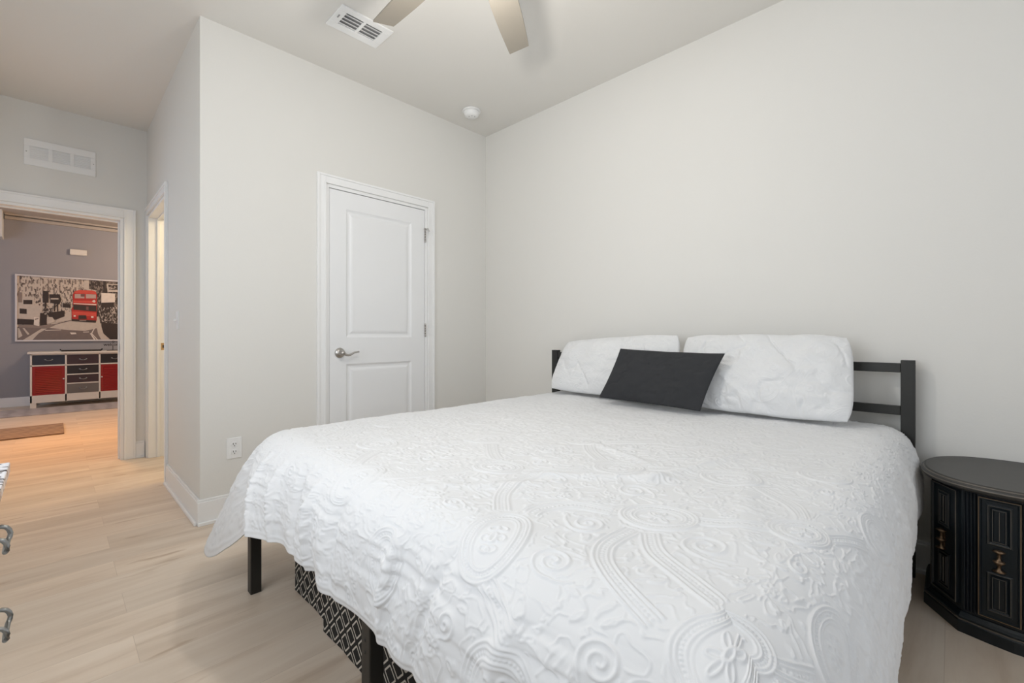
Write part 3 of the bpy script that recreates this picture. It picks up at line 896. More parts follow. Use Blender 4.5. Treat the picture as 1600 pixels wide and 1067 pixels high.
ux = axis_lines([(IX0 - RS, 1.9, 0.0050), (1.9, 2.2, 0.0027), (2.2, 2.85, 0.0019), (2.85, IX1 + RS, 0.0045)])
vy = axis_lines([(IY0 - RF, -1.55, 0.0020), (-1.55, -1.15, 0.0030), (-1.15, IY1, 0.0055)])
UX, VY = np.meshgrid(ux, vy)
nV, nU = UX.shape
x = UX.ravel(); y = VY.ravel()
cx = np.clip(x, IX0, IX1); cy = np.clip(y, IY0, IY1)
dx = x - cx; dy = y - cy; dist = np.hypot(dx, dy)
left = dx < 0; right = dx > 0; foot = dy < 0
ang = np.arctan2(-dy, np.abs(dx)) / (PI / 2)            # 0 side .. 1 foot
ang = np.where(dist < 1e-9, 0, ang)
Lq = np.zeros_like(x)
lmax_side = RS / np.maximum(np.abs(dx) / np.maximum(dist, 1e-9), 1e-6)
lmax_foot = RF / np.maximum(-dy / np.maximum(dist, 1e-9), 1e-6)
dmax = np.minimum(lmax_side, lmax_foot)
tt = np.clip(dist / dmax, 0, 1)
# perimeter coordinate q
q = np.zeros_like(x)
ls = left & ~foot; q[ls] = (IY1 - y[ls]) / (IY1 - IY0)
lc = left & foot; q[lc] = 1 + ang[lc]
ft = foot & ~left & ~right; q[ft] = 2 + (x[ft] - IX0) / (IX1 - IX0)
rc = right & foot; q[rc] = 3 + (1 - ang[rc])
rs = right & ~foot; q[rs] = 4 + (y[rs] - IY0) / (IY1 - IY0)
inner = dist < 1e-9

HEM = np.array([
    (0.00, 0.795, -0.12, 0.33), (0.30, 0.775, -0.70, 0.24), (0.60, 0.785, -1.25, 0.24), (0.85, 0.760, -1.72, 0.23), (1.00, 0.720, -1.93, 0.22),
    (1.28, 0.610, -2.06, 0.19), (1.46, 0.585, -2.13, 0.165), (1.56, 0.655, -2.185, 0.145), (1.66, 0.765, -2.195, 0.135), (1.80, 0.930, -2.175, 0.215), (1.92, 1.100, -2.165, 0.315),
    (2.00, 1.195, -2.158, 0.365), (2.06, 1.260, -2.185, 0.372), (2.12, 1.34, -2.165, 0.378), (2.19, 1.425, -2.135, 0.380), (2.235, 1.505, -2.150, 0.380), (2.29, 1.590, -2.150, 0.380),
    (2.34, 1.665, -2.128, 0.382), (2.39, 1.752, -2.152, 0.380), (2.47, 1.870, -2.146, 0.380), (2.54, 1.935, -2.140, 0.380), (2.60, 2.040, -2.150, 0.382), (2.66, 2.10, -2.162, 0.378), (2.74, 2.20, -2.150, 0.380),
    (2.86, 2.42, -2.170, 0.380), (3.00, 2.62, -2.160, 0.365), (3.25, 2.745, -2.215, 0.30), (3.50, 2.830, -2.235, 0.20), (3.75, 2.868, -2.12, 0.20), (4.00, 2.835, -1.93, 0.25),
    (4.12, 2.828, -1.75, 0.30), (4.26, 2.821, -1.50, 0.33), (4.36, 2.812, -1.26, 0.325), (4.46, 2.818, -1.08, 0.33), (4.58, 2.806, -0.88, 0.33), (4.70, 2.810, -0.66, 0.33), (4.82, 2.798, -0.45, 0.33), (4.90, 2.810, -0.30, 0.33), (5.00, 2.812, -0.12, 0.33)])


def hem_interp(qv, col):
    k = HEM[:, 0]; v = HEM[:, col]
    d = np.gradient(v, k)
    i = np.clip(np.searchsorted(k, qv, side='right') - 1, 0, len(k) - 2)
    h = k[i + 1] - k[i]; s = (qv - k[i]) / h
    # limited tangents
    sl = np.diff(v) / np.diff(k)
    m = np.zeros_like(v); m[1:-1] = (sl[:-1] + sl[1:]) / 2; m[0] = sl[0]; m[-1] = sl[-1]
    return (2 * s ** 3 - 3 * s ** 2 + 1) * v[i] + (s ** 3 - 2 * s ** 2 + s) * h * m[i] + (-2 * s ** 3 + 3 * s ** 2) * v[i + 1] + (s ** 3 - s ** 2) * h * m[i + 1]


hx, hy, hz = hem_interp(q, 1), hem_interp(q, 2), hem_interp(q, 3)
# outward direction at the start of the drop
nx = np.where(dist > 1e-9, dx / np.maximum(dist, 1e-9), 0); ny = np.where(dist > 1e-9, dy / np.maximum(dist, 1e-9), 0)
ex = 0.150                                               # distance from inner rectangle to the visible edge
P0 = np.c_[cx, cy, np.full_like(x, ZT)]
corner = (left | right) & foot
k1 = ex * 0.80
P1 = np.c_[cx + nx * k1, cy + ny * k1, np.full_like(x, ZT + 0.004)]
# third control point: above the hem, close to the mattress edge
kk = ex * 1.16
exx = cx + nx * kk; eyy = cy + ny * kk
f2 = 0.30
cw = np.where(corner & left, np.sin(np.pi * np.clip(ang, 0, 1)), 0.0); f2 = f2 - 0.2 * cw; kc = 1 - 0.16 * cw
exx = cx + nx * kk * kc; eyy = cy + ny * kk * kc
P2 = np.c_[exx * (1 - f2) + hx * f2, eyy * (1 - f2) + hy * f2, 0.535 - 0.015 * cw]
P3 = np.c_[hx, hy, hz]
t = tt[:, None]
# reparametrise so the bend gets its share of cloth
B = (1 - t) ** 3 * P0 + 3 * (1 - t) ** 2 * t * P1 + 3 * (1 - t) * t ** 2 * P2 + t ** 3 * P3
pos = np.where(inner[:, None], P0, B)
# hanging folds
s_len = np.where(left & ~foot, q * 1.9, np.where(right & ~foot, 4.9 + (q - 4) * 1.9, 1.9 + (q - 1) * 1.0))
fold = 0.75 * np.sin(s_len * 17 + 0.6 + 1.2 * tt) + 0.45 * np.sin(s_len * 33 + 1.9 - 1.5 * tt) + 0.35 * value_noise(s_len, tt * 2, 14, 9)
amp = 0.0125 * np.clip((tt - 0.25) / 0.35, 0, 1) ** 1.2 * (1 - 0.45 * np.clip((tt - 0.7) / 0.3, 0, 1)) * np.interp(q, [3, 4], [1.0, 0.35])
pos[:, 0] += nx * fold * amp; pos[:, 1] += ny * fold * amp
# a few sharp creases running down the foot side
for qc, wd, a_ in ((2.15, 0.012, 0.020), (2.32, 0.010, 0.028), (2.245, 0.012, -0.016), (2.60, 0.014, 0.022), (1.955, 0.02, -0.022), (2.42, 0.014, -0.016), (2.06, 0.010, 0.016), (2.71, 0.012, -0.014), (2.83, 0.014, 0.018)):
    g_ = a_ * np.exp(-((q - qc - 0.03 * (1 - tt)) / wd) ** 2) * np.clip((tt - 0.30) / 0.3, 0, 1) * (1 - 0.5 * np.clip((tt - 0.75) / 0.25, 0, 1)) * (~inner)
    pos[:, 0] += nx * g_; pos[:, 1] += ny * g_
# soft unevenness on the top
und = 0.0045 * value_noise(x, y, 4.2, 20) + 0.0025 * value_noise(x + 0.2 * y, y - 0.1 * x, 11, 21)
def crease(x0, y0, x1, y1, w, a_):
    d = np.array([x1 - x0, y1 - y0]); L = np.hypot(*d); d /= L
    s = (x - x0) * d[0] + (y - y0) * d[1]; r = -(x - x0) * d[1] + (y - y0) * d[0]
    return a_ * np.exp(-(r / w) ** 2) * np.exp(-np.clip(np.maximum(-s, s - L), 0, None) ** 2 / (0.05 ** 2))
und += crease(2.10, -1.68, 2.33, -1.50, 0.018, 0.010) + crease(2.33, -1.50, 2.40, -1.10, 0.020, 0.009) + crease(2.02, -1.30, 2.20, -1.36, 0.02, 0.008)
und += crease(1.95, -1.95, 2.12, -1.76, 0.02, 0.007) + crease(2.50, -1.30, 2.62, -1.75, 0.03, 0.006)
und *= np.clip(1 - tt * 1.2, 0, 1)
pos[:, 2] += und
# normals of the base surface, then raise the pattern
G = pos.reshape(nV, nU, 3)
du = np.gradient(G, axis=1); dv = np.gradient(G, axis=0)
nrm = np.cross(du, dv); nrm /= np.linalg.norm(nrm, axis=2)[:, :, None] + 1e-12
H = RL.sample(UX, VY)
edge = np.minimum.reduce([UX - ux[0], ux[-1] - UX, VY - vy[0], np.full_like(UX, 1.0)])
H = H * np.clip(edge / 0.012 - 0.6, 0, 1)
H += 0.0022 * np.exp(-((edge - 0.012) / 0.004) ** 2)       # stitched hem line
G = G + nrm * H[:, :, None]
# puckered thickness: thin under layer along the hem only (turned edge)
V = G.reshape(-1, 3)
idx = np.arange(nV * nU).reshape(nV, nU)
quads = np.stack([idx[:-1, :-1], idx[:-1, 1:], idx[1:, 1:], idx[1:, :-1]], axis=-1).reshape(-1, 4)
me = bpy.data.meshes.new('coverlet')
org = np.array([1.82, -1.05, ZT])
me.vertices.add(len(V)); me.vertices.foreach_set('co', (V - org).ravel())
me.loops.add(quads.size); me.loops.foreach_set('vertex_index', quads.ravel().astype(np.int32))
me.polygons.add(len(quads)); me.polygons.foreach_set('loop_start', (np.arange(len(quads)) * 4).astype(np.int32))
me.polygons.foreach_set('use_smooth', np.ones(len(quads), dtype=bool))
me.update(calc_edges=True)
me.materials.append(QUILT)
cov = bpy.data.objects.new('coverlet', me); COL.objects.link(cov); cov.location = org
so = cov.modifiers.new('thickness', 'SOLIDIFY'); so.thickness = 0.004; so.offset = -1
tag(cov, 'white quilted coverlet with raised paisley medallions draped over the bed', 'coverlet')


# ---------------------------------------------------------------- pillows
def pillow(name, corners, thick, material, nU=90, nV=60, power=0.5, flange=0.0, wr=0.006, seed=1, sag=0.0, pinch=0.05, puff=0.0, relief=None, rnd=0.0):
    """corners BL, BR, TR, TL in world space; thickness bulges along the normal on both sides"""
    BL, BR, TR, TL = [np.array(c, float) for c in corners]
    n = np.cross(BR - BL, TL - BL); n /= np.linalg.norm(n)
    a = np.linspace(-1, 1, nU); b_ = np.linspace(-1, 1, nV)
    Aa, Bb = np.meshgrid(a, b_)
    # edges pull in between the corners
    S = Aa * (1 - pinch * (1 - Bb ** 2) * 1.0) ; R = Bb * (1 - pinch * (1 - Aa ** 2))
    S = S * np.sqrt(1 - rnd * Bb ** 4); R = R * np.sqrt(1 - rnd * Aa ** 4)
    S2 = (S + 1) / 2; R2 = (R + 1) / 2
    base = (1 - S2)[..., None] * (1 - R2)[..., None] * BL + S2[..., None] * (1 - R2)[..., None] * BR + S2[..., None] * R2[..., None] * TR + (1 - S2)[..., None] * R2[..., None] * TL
    core = 1 - flange
    ea = np.clip(np.abs(Aa) / core, 0, 1); eb = np.clip(np.abs(Bb) / core, 0, 1)
    prof = np.clip((1 - ea ** 2.8), 0, 1) ** power * np.clip((1 - eb ** 2.2), 0, 1) ** power
    wx_, wy_ = (Aa * 0.4), (Bb * 0.25)
    w1 = value_noise(wx_ + 0.3, wy_, 9, seed) + 0.6 * value_noise(wx_, wy_, 22, seed + 1)
    ridge = np.abs(value_noise(wx_ * 1.2 + wy_ * 0.7 + 5, wy_ * 0.6 - wx_ * 0.4 + 3, 7, seed + 2) + 0.3 * value_noise(wx_ + 3, wy_, 25, seed + 4))
    w1 = w1 - 0.8 * np.exp(-(ridge / 0.16) ** 2)
    verts = []
    gi = np.array([0, 0, 1.0])
    edge_w = 0.5 + 0.5 * np.clip(prof * 3, 0, 1)
    for sg in (1, -1):
        off = sg * (thick * prof + 0.0025) + wr * w1 * edge_w * (1 if sg > 0 else 0.5) * (0.35 + prof)
        edge_wave = 0.5 * wr * np.sin(Aa * 9 + seed) * (1 - prof)
        P = base + n * (off + edge_wave)[..., None]
        # belly sag
        P[..., 2] -= sag * prof * (1 - (Bb + 1) / 2)
        if relief is not None and sg > 0:
            hh = relief.sample(1.9 + Aa * 0.42, -1.6 + Bb * 0.24) * 0.6
            P = P + n * (hh * np.clip(prof * 4, 0, 1))[..., None]
        verts.append(P.reshape(-1, 3))
    N = nU * nV; idx = np.arange(N).reshape(nV, nU)
    F = np.stack([idx[:-1, :-1], idx[:-1, 1:], idx[1:, 1:], idx[1:, :-1]], -1).reshape(-1, 4)
    faces = [tuple(f) for f in F] + [tuple(reversed([i + N for i in f])) for f in F]
    rim = list(idx[0, :]) + list(idx[1:, -1]) + list(idx[-1, -2::-1]) + list(idx[-2:0:-1, 0])
    for i in range(len(rim)):
        p, r = rim[i], rim[(i + 1) % len(rim)]
        faces.append((p, p + N, r + N, r))
    m = MB(); m.add(np.vstack(verts).tolist(), faces, 0, True)
    o = m.build(name, material)
    return fix_normals(o)


tag(pillow('pillow', [(0.955, -0.300, 0.660), (1.840, -0.310, 0.662), (1.815, -0.160, 1.038), (1.000, -0.155, 0.986)], 0.068, SHAM, 320, 190, 0.55, 0.0, 0.007, 3, 0.0, 0.004, relief=RL, rnd=0.13),
    'white quilted pillow leaning on the headboard behind the dark cushion, left one', 'pillow')
tag(pillow('pillow', [(1.880, -0.345, 0.658), (2.612, -0.340, 0.655), (2.588, -0.165, 1.027), (1.826, -0.165, 1.025)], 0.072, SHAM, 320, 190, 0.55, 0.0, 0.010, 8, 0.0, 0.004, relief=RL, rnd=0.13),
    'white quilted pillow leaning on the headboard, right one beside the black rails', 'pillow')
tag(pillow('cushion', [(1.466, -0.462, 0.672), (2.045, -0.484, 0.664), (2.118, -0.372, 0.936), (1.550, -0.368, 0.948)], 0.040, BLKFAB, 120, 80, 0.6, 0.0, 0.004, 5, 0.0, 0.03),
    'charcoal rectangular lumbar cushion propped against the white pillows', 'cushion')

# ---------------------------------------------------------------- nightstand (drum commode)
NX = 3.06
ns = thing('nightstand', 'black drum nightstand with carved doors and a rubbed bronze round top', 'nightstand', (NX, -0.26, 0))


def outline(pts_half):
    r = pts_half; l = [(2 * NX - x_, y_) for x_, y_ in reversed(r)]
    return r + l


def plan(inset):
    i = inset
    half = [(2.820 + i, -0.032), (2.820 + i, -0.288 + i * 0.1), (2.911 + i * 0.45, -0.434 + i * 0.9), (2.985, -0.456 + i), (NX - 0.02, -0.468 + i)]
    p = half + [(2 * NX - x_, y_) for x_, y_ in reversed(half)]
    return p


m = MB()
m.loops([[(a, c, z) for a, c in plan(i)] for i, z in ((0.0, 0.0), (0.0, 0.038), (0.006, 0.044), (0.004, 0.052), (0.012, 0.058), (0.018, 0.066))], 0, False)
fix_normals(m.build('plinth', NSDARK, ns, 0.002))
m = MB(); m.loops([[(a, c, z) for a, c in plan(i)] for i, z in ((0.0125, 0.0415), (0.003, 0.0415), (0.0028, 0.0455), (0.0125, 0.0455))], 0, False)
fix_normals(m.build('plinth_edge', RUB, ns))
m = MB()
m.loops([[(a, c, z) for a, c in plan(i)] for i, z in ((0.022, 0.066), (0.022, 0.488), (0.014, 0.494), (0.014, 0.503))], 0, False)
fix_normals(m.build('cabinet_body', NSDARK, ns, 0.001))


def round_top(sc, zc, off=0):
    o = []
    for i in range(96):
        a = 2 * PI * i / 96; c, s = math.cos(a), math.sin(a)
        rx = 0.248 * sc; ry = 0.262 * sc
        p = 2.25
        o.append((NX + rx * math.copysign(abs(c) ** (2 / p), c), -0.272 + ry * math.copysign(abs(s) ** (2 / p), s), zc))
    return o


m = MB()
m.loops([round_top(s, z) for s, z in ((0.93, 0.503), (0.965, 0.505), (0.995, 0.512), (1.0, 0.518), (0.998, 0.524), (0.985, 0.528), (0.972, 0.529), (0.968, 0.532), (0.950, 0.535), (0.935, 0.5345))], 0, True, cap=(True, False))
m.loops([round_top(s, z) for s, z in ((0.935, 0.5345), (0.90, 0.5342), (0.02, 0.5342))], 0, True, cap=(False, True))
fix_normals(m.build('table_top', NSTOP, ns))
m = MB(); m.loops([round_top(s, z) for s, z in ((0.992, 0.5235), (1.0035, 0.521), (1.0035, 0.5185), (0.992, 0.516))], 0, True, cap=(False, False))
m.loops([round_top(s, z) for s, z in ((0.977, 0.5275), (0.972, 0.5312), (0.964, 0.5325), (0.962, 0.5300))], 0, True, cap=(False, False))
fix_normals(m.build('top_edge_band', RUB, ns))


def face_frame(p0, p1):
    """returns f(u, out, z) for a flat face between plan points p0->p1 (room side outwards)"""
    p0 = Vector((*p0, 0)); p1 = Vector((*p1, 0)); d = (p1 - p0); L = d.length; d.normalize()
    n = Vector((d.y, -d.x, 0))
    return (lambda u, o, z: tuple(p0 + d * u + n * o + Vector((0, 0, z)))), L


def rect_rings(f, u0, u1, z0, z1, prof):
    return [[f(u0 + i, o, z0 + i), f(u1 - i, o, z0 + i), f(u1 - i, o, z1 - i), f(u0 + i, o, z1 - i)] for i, o in prof]


def turned_pull(f, u, z, parent, h=0.074):
    m = MB(); zc = z
    # back plate with three flares and a turned drop
    cx_, cy_, _ = f(u, 0.014, 0)
    prof = [(0.0, -h / 2), (0.006, -h / 2), (0.0165, -h / 2 + 0.004), (0.006, -h / 2 + 0.010), (0.0035, -h / 2 + 0.016), (0.005, -0.014), (0.0075, -0.010), (0.0150, -0.003), (0.0150, 0.000),
            (0.0075, 0.003), (0.005, 0.007), (0.0035, h / 2 - 0.018), (0.006, h / 2 - 0.011), (0.0165, h / 2 - 0.005), (0.006, h / 2), (0.0, h / 2)]
    m.lathe((cx_, cy_, zc), prof, 'z', 14)
    m.loops([[f(u - 0.004, o, zc - h / 2 + 0.004), f(u + 0.004, o, zc - h / 2 + 0.004), f(u + 0.004, o, zc + h / 2 - 0.004), f(u - 0.004, o, zc + h / 2 - 0.004)] for o in (0.003, 0.010)], 0, False)
    return fix_normals(m.build('pull', AGEDBR, parent))


def carved_door(p0, p1, ua, ub, za, zb, gold=False):
    f, L = face_frame(p0, p1)
    m = MB()
    m.loops(rect_rings(f, ua, ub, za, zb, [(0, -0.002), (0, 0.008), (0.003, 0.010), (0.006, 0.010), (0.009, 0.005), (0.012, 0.005)]), 0, False)
    d = fix_normals(m.build('cabinet_door', NSDARK, ns))
    w_ = ub - ua; cu = (ua + ub) / 2; pw = min(0.030, w_ * 0.36)
    mid = (za + zb) / 2
    for (z0, z1) in ((mid + 0.045, zb - 0.020), (za + 0.022, mid - 0.045)):
        q_ = MB()
        q_.loops(rect_rings(f, cu - pw, cu + pw, z0, z1, [(0, 0.004), (0, 0.0065), (0.003, 0.008), (0.006, 0.008), (0.010, 0.0055), (0.013, 0.010), (0.016, 0.0105), (0.018, 0.007)]), 0, False)
        fix_normals(q_.build('carved_panel', NSDARK, d))
        e_ = MB()
        for i_, o_ in ((0.0035, 0.0083), (0.0142, 0.0107)):
            r1 = rect_rings(f, cu - pw, cu + pw, z0, z1, [(i_, o_ - 0.0006), (i_, o_ + 0.0004), (i_ + 0.0011, o_ + 0.0004), (i_ + 0.0011, o_ - 0.0006)])
            e_.loops(r1, 0, False, cap=(False, False))
        e_.box(*sum(([min(a, b2), max(a, b2)] for a, b2 in zip(f(cu - 0.0012, 0.006, z0 + 0.02), f(cu + 0.0012, 0.0105, z1 - 0.02))), []))
        fix_normals(e_.build('worn_edge', RUB, d))
    e_ = MB()
    e_.loops(rect_rings(f, ua, ub, za, zb, [(0.0005, 0.006), (0.0002, 0.0102), (0.0024, 0.0106), (0.0026, 0.006)]), 0, False, cap=(False, False))
    fix_normals(e_.build('worn_edge', RUBG if gold else RUB, d))
    turned_pull(f, cu, mid, d)
    return d


BP = plan(0.022)
side_in = BP[1]; fcor = BP[2]; f1 = BP[3]; f2_ = BP[4]
# facet door (left and its mirror on the right)
Lf = math.hypot(fcor[0] - side_in[0], fcor[1] - side_in[1])
carved_door(side_in, fcor, 0.012, Lf - 0.012, 0.085, 0.478)
rs_ = [(2 * NX - fcor[0], fcor[1]), (2 * NX - side_in[0], side_in[1])]
carved_door(rs_[0], rs_[1], 0.012, Lf - 0.012, 0.085, 0.478)
# front doors: between pilaster and the centre
fa = (2.962, fcor[1] + (f1[1] - fcor[1]) * ((2.962 - fcor[0]) / (f1[0] - fcor[0])) - 0.003); fb = (NX - 0.0015, f2_[1] - 0.004)
Ld = math.hypot(fb[0] - fa[0], fb[1] - fa[1])
carved_door(fa, fb, 0.0, Ld, 0.080, 0.480, True)
carved_door((2 * NX - fb[0], fb[1]), (2 * NX - fa[0], fa[1]), 0.0, Ld, 0.080, 0.480, True)
# fluted pilasters
for mir in (False, True):
    a_, b2 = (fcor[0] + 0.003, fcor[1]), (2.959, fa[1] + 0.003)
    if mir: a_, b2 = (2 * NX - b2[0], b2[1]), (2 * NX - a_[0], a_[1])
    f, L = face_frame(a_, b2); m = MB()
    n_ = 4
    for k in range(n_):
        u0 = L * k / n_ + 0.001; u1 = L * (k + 1) / n_ - 0.001
        pr_ = []
        for i in range(7):
            t_ = i / 6; pr_.append((u0 + (u1 - u0) * t_, 0.001 + 0.005 * math.sin(PI * t_)))
        m.loops([[f(u, o, 0.075) for u, o in pr_], [f(u, o, 0.484) for u, o in pr_]], 0, True, cap=(True, True), closed=False)
    fix_normals(m.build('pilaster', NSDARK, ns))

# ---------------------------------------------------------------- dresser at the left edge of the picture
DXF, DYF, DZT = 1.439, -2.695, 0.75
dr = thing('dresser', 'white dresser with black and white marbled top and pewter drop pulls', 'dresser', (2.0, -2.95, 0))
MB().box(DXF, 2.62, -3.21, DYF, DZT - 0.022, DZT).build('marble_top', MARB, dr, 0.002)
bdx, bdy = DXF + 0.008, DYF - 0.018
m = MB().box(bdx, 2.61, -3.21, bdy - 0.02, 0.08, DZT - 0.022)
for xx in (bdx, 2.57): m.box(xx, xx + 0.04, -3.20, -3.16, 0, 0.08); m.box(xx, xx + 0.04, bdy - 0.06, bdy - 0.02, 0, 0.08)
m.box(bdx, bdx + 0.018, bdy - 0.02, bdy, 0.08, DZT - 0.022).box(2.592, 2.61, bdy - 0.02, bdy, 0.08, DZT - 0.022)
m.build('dresser_body', TRIM, dr, 0.002)
for row in range(4):
    z1 = DZT - 0.032 - row * 0.166; z0 = z1 - 0.157
    for c in range(2):
        x0 = bdx + 0.022 + c * 0.567; x1 = x0 + 0.557
        d = MB().box(x0, x1, bdy - 0.019, bdy - 0.001, z0, z1).build('drawer', TRIM, dr, 0.003)
        for xc in ((x0 + 0.115, x1 - 0.115)):
            zc = z1 - 0.084
            y0_ = bdy - 0.001; side = [(-0.002, 0.003), (0.005, 0.008), (0.012, 0.009), (0.0185, 0.006), (0.0225, 0.000), (0.0242, -0.007), (0.0235, -0.014)]
            path = [(xc - 0.042, y0_ + a, zc + b3) for a, b3 in side] + [(xc - 0.036, y0_ + 0.021, zc - 0.019), (xc - 0.026, y0_ + 0.0205, zc - 0.021), (xc, y0_ + 0.020, zc - 0.022), (xc + 0.026, y0_ + 0.0205, zc - 0.021), (xc + 0.036, y0_ + 0.021, zc - 0.019)] + [(xc + 0.042, y0_ + a, zc + b3) for a, b3 in side[::-1]]
            p_ = MB(); p_.tube(path, 0.0042, 10)
            for sx_ in (-0.042, 0.042):
                p_.lathe((xc + sx_, y0_, zc + 0.004), [(0, 0), (0.009, 0), (0.009, -0.003), (0.005, -0.005), (0, -0.005)], '-y', 14)
            fix_normals(p_.build('drawer_pull', PEWTER, d))

# ---------------------------------------------------------------- room beyond the doorway
# sideboard
cb = thing('sideboard', 'cream sideboard with red ribbed doors and dark drawers under the bus picture', 'sideboard', (-6.46, -2.33, 0))
CY0, CY1 = -2.865, -1.795; cxf = -6.25; cxb = FX + 0.02
MB().box(cxb, cxf + 0.02, CY0 - 0.025, CY1 + 0.025, 0.762, 0.788).build('top', CREAM, cb, 0.003)
m = MB()
cols = [CY0, CY0 + 0.355, CY0 + 0.715, CY1]
st = 0.020
m.box(cxb, cxf - 0.02, CY0, CY1, 0.10, 0.762)
for yv in (CY0, CY0 + 0.345, CY0 + 0.705, CY1 - st): m.box(cxf - 0.02, cxf, yv, yv + st, 0.07, 0.762)
m.box(cxf - 0.02, cxf, CY0, CY1, 0.745, 0.762)
for a, c in ((0, 1), (2, 3)): m.box(cxf - 0.02, cxf, cols[a], cols[c], 0.588, 0.605)
for zz in (0.588, 0.449, 0.318): m.box(cxf - 0.02, cxf, CY0 + 0.355, CY0 + 0.715, zz, zz + 0.015)
m.box(cxf - 0.02, cxf, CY0, CY1, 0.075, 0.19 - 0.01)
m.box(cxf - 0.03, cxf, CY0, CY0 + 0.06, 0, 0.075).box(cxf - 0.03, cxf, CY1 - 0.06, CY1, 0, 0.075).box(cxb, cxb + 0.04, CY0, CY0 + 0.05, 0, 0.1).box(cxb, cxb + 0.04, CY1 - 0.05, CY1, 0, 0.1)
m.build('cabinet_body', CREAM, cb, 0.002)


def cab_handle(parent, yc, zc, knob=False):
    h = MB()
    if knob:
        h.lathe((cxf - 0.006, yc, zc), [(0, 0), (0.005, 0), (0.004, 0.012), (0.010, 0.018), (0.008, 0.026), (0, 0.028)], 'x', 12)
        h.build('knob', FRAMEW, parent)
    else:
        h.tube([(cxf - 0.006, yc - 0.035, zc + 0.004), (cxf + 0.010, yc - 0.030, zc - 0.004), (cxf + 0.016, yc, zc - 0.010), (cxf + 0.010, yc + 0.030, zc - 0.004), (cxf - 0.006, yc + 0.035, zc + 0.004)], 0.0045, 8)
        for dy_ in (-0.035, 0.035): h.lathe((cxf - 0.006, yc + dy_, zc + 0.004), [(0, 0), (0.010, 0), (0.008, 0.004), (0, 0.005)], 'x', 10)
        h.build('drawer_handle', PEWTER, parent)


for (a, c, z0, z1, mt, lb) in ((cols[0] + st, CY0 + 0.345, 0.605, 0.745, NAVY, 'navy drawer front'), (CY0 + 0.365, CY0 + 0.705, 0.603, 0.745, PLUM, 'plum drawer front'),
                               (CY0 + 0.725, CY1 - st, 0.605, 0.745, NAVB, 'black drawer front'), (CY0 + 0.365, CY0 + 0.705, 0.464, 0.588, NAVB, 'black drawer front'),
                               (CY0 + 0.365, CY0 + 0.705, 0.333, 0.449, PLUM, 'plum drawer front'), (CY0 + 0.365, CY0 + 0.705, 0.180, 0.318, GREYD, 'grey drawer front')):
    d = MB().box(cxf - 0.02, cxf - 0.006, a + 0.002, c - 0.002, z0 + 0.002, z1 - 0.002).build('drawer', mt, cb, 0.002)
    d['label'] = lb
    cab_handle(d, (a + c) / 2, (z0 + z1) / 2)
for (a, c, ky) in ((cols[0] + st, CY0 + 0.345, 1), (CY0 + 0.725, CY1 - st, -1)):
    m = MB(); m.box(cxf - 0.02, cxf - 0.010, a + 0.002, c - 0.002, 0.182, 0.586)
    m.box(cxf - 0.010, cxf - 0.003, a + 0.002, a + 0.030, 0.182, 0.586).box(cxf - 0.010, cxf - 0.003, c - 0.030, c - 0.002, 0.182, 0.586)
    m.box(cxf - 0.010, cxf - 0.003, a + 0.030, c - 0.030, 0.556, 0.586).box(cxf - 0.010, cxf - 0.003, a + 0.030, c - 0.030, 0.182, 0.212)
    n_ = 14
    for k in range(n_):
        z0 = 0.212 + (0.344) * k / n_; z1 = z0 + 0.344 / n_
        m.add([(cxf - 0.010, a + 0.03, z0), (cxf - 0.010, c - 0.03, z0), (cxf - 0.003, c - 0.03, z0 + 0.004), (cxf - 0.003, a + 0.03, z0 + 0.004), (cxf - 0.010, a + 0.03, z1), (cxf - 0.010, c - 0.03, z1)],
              [(0, 1, 2, 3), (3, 2, 5, 4)], 0)
    d = m.build('cabinet_door', REDD, cb); d['label'] = 'red ribbed cabinet door'
    cab_handle(d, (c - 0.014) if ky > 0 else (a + 0.014), 0.40, True)

# tray and sign on the sideboard
m = MB().box(-6.50, -6.34, -2.555, -2.125, 0.788, 0.796)
m.box(-6.50, -6.49, -2.555, -2.125, 0.796, 0.806).box(-6.35, -6.34, -2.555, -2.125, 0.796, 0.806)
tr = thing('serving_tray', 'long low black tray on top of the sideboard', 'tray', (-6.42, -2.34, 0.788))
m.build('tray_base', IRON, tr, 0.002)
for yv, s_ in ((-2.555, -1), (-2.125, 1)):
    MB().tube([(-6.48, yv, 0.799), (-6.48, yv + s_ * 0.012, 0.818), (-6.36, yv + s_ * 0.012, 0.818), (-6.36, yv, 0.799)], 0.006, 8).build('tray_handle', IRON, tr)

sg = thing('welcome_sign', 'black wire tabletop sign with a small word on a stem on the sideboard', 'sign', (-6.42, -1.985, 0.788))
MB().box(-6.46, -6.38, -2.06, -1.88, 0.788, 0.797).build('sign_base', IRON, sg, 0.002)
MB().tube([(-6.42, -1.99, 0.796), (-6.42, -1.99, 0.865)], 0.004, 8).build('stem', IRON, sg)
cu = bpy.data.curves.new('word', 'FONT'); cu.body = 'welcome'; cu.size = 0.062; cu.extrude = 0.003; cu.align_x = 'CENTER'; cu.offset = 0.0008
tmp = bpy.data.objects.new('word', cu); COL.objects.link(tmp)
bpy.context.view_layer.update()
mw = bpy.data.meshes.new_from_object(tmp)
bpy.data.objects.remove(tmp)
word = bpy.data.objects.new('lettering', mw); COL.objects.link(word)
word.parent = sg; word.rotation_euler = (math.radians(90), 0, math.radians(90)); word.location = Vector((-6.42, -1.985, 0.862)) - Vector(sg.location)
mw.materials.clear(); mw.materials.append(IRON)
m = MB(); cc = []
for i in range(17):
    a = 2 * PI * i / 16; cc.append((-6.42, -1.985 + 0.012 * math.cos(a), 0.925 + 0.012 * math.sin(a)))
m.tube(cc, 0.0025, 6); m.tube([(-6.42, -1.985, 0.913), (-6.42, -1.985, 0.90)], 0.0025, 6)
m.build('finial', IRON, sg)

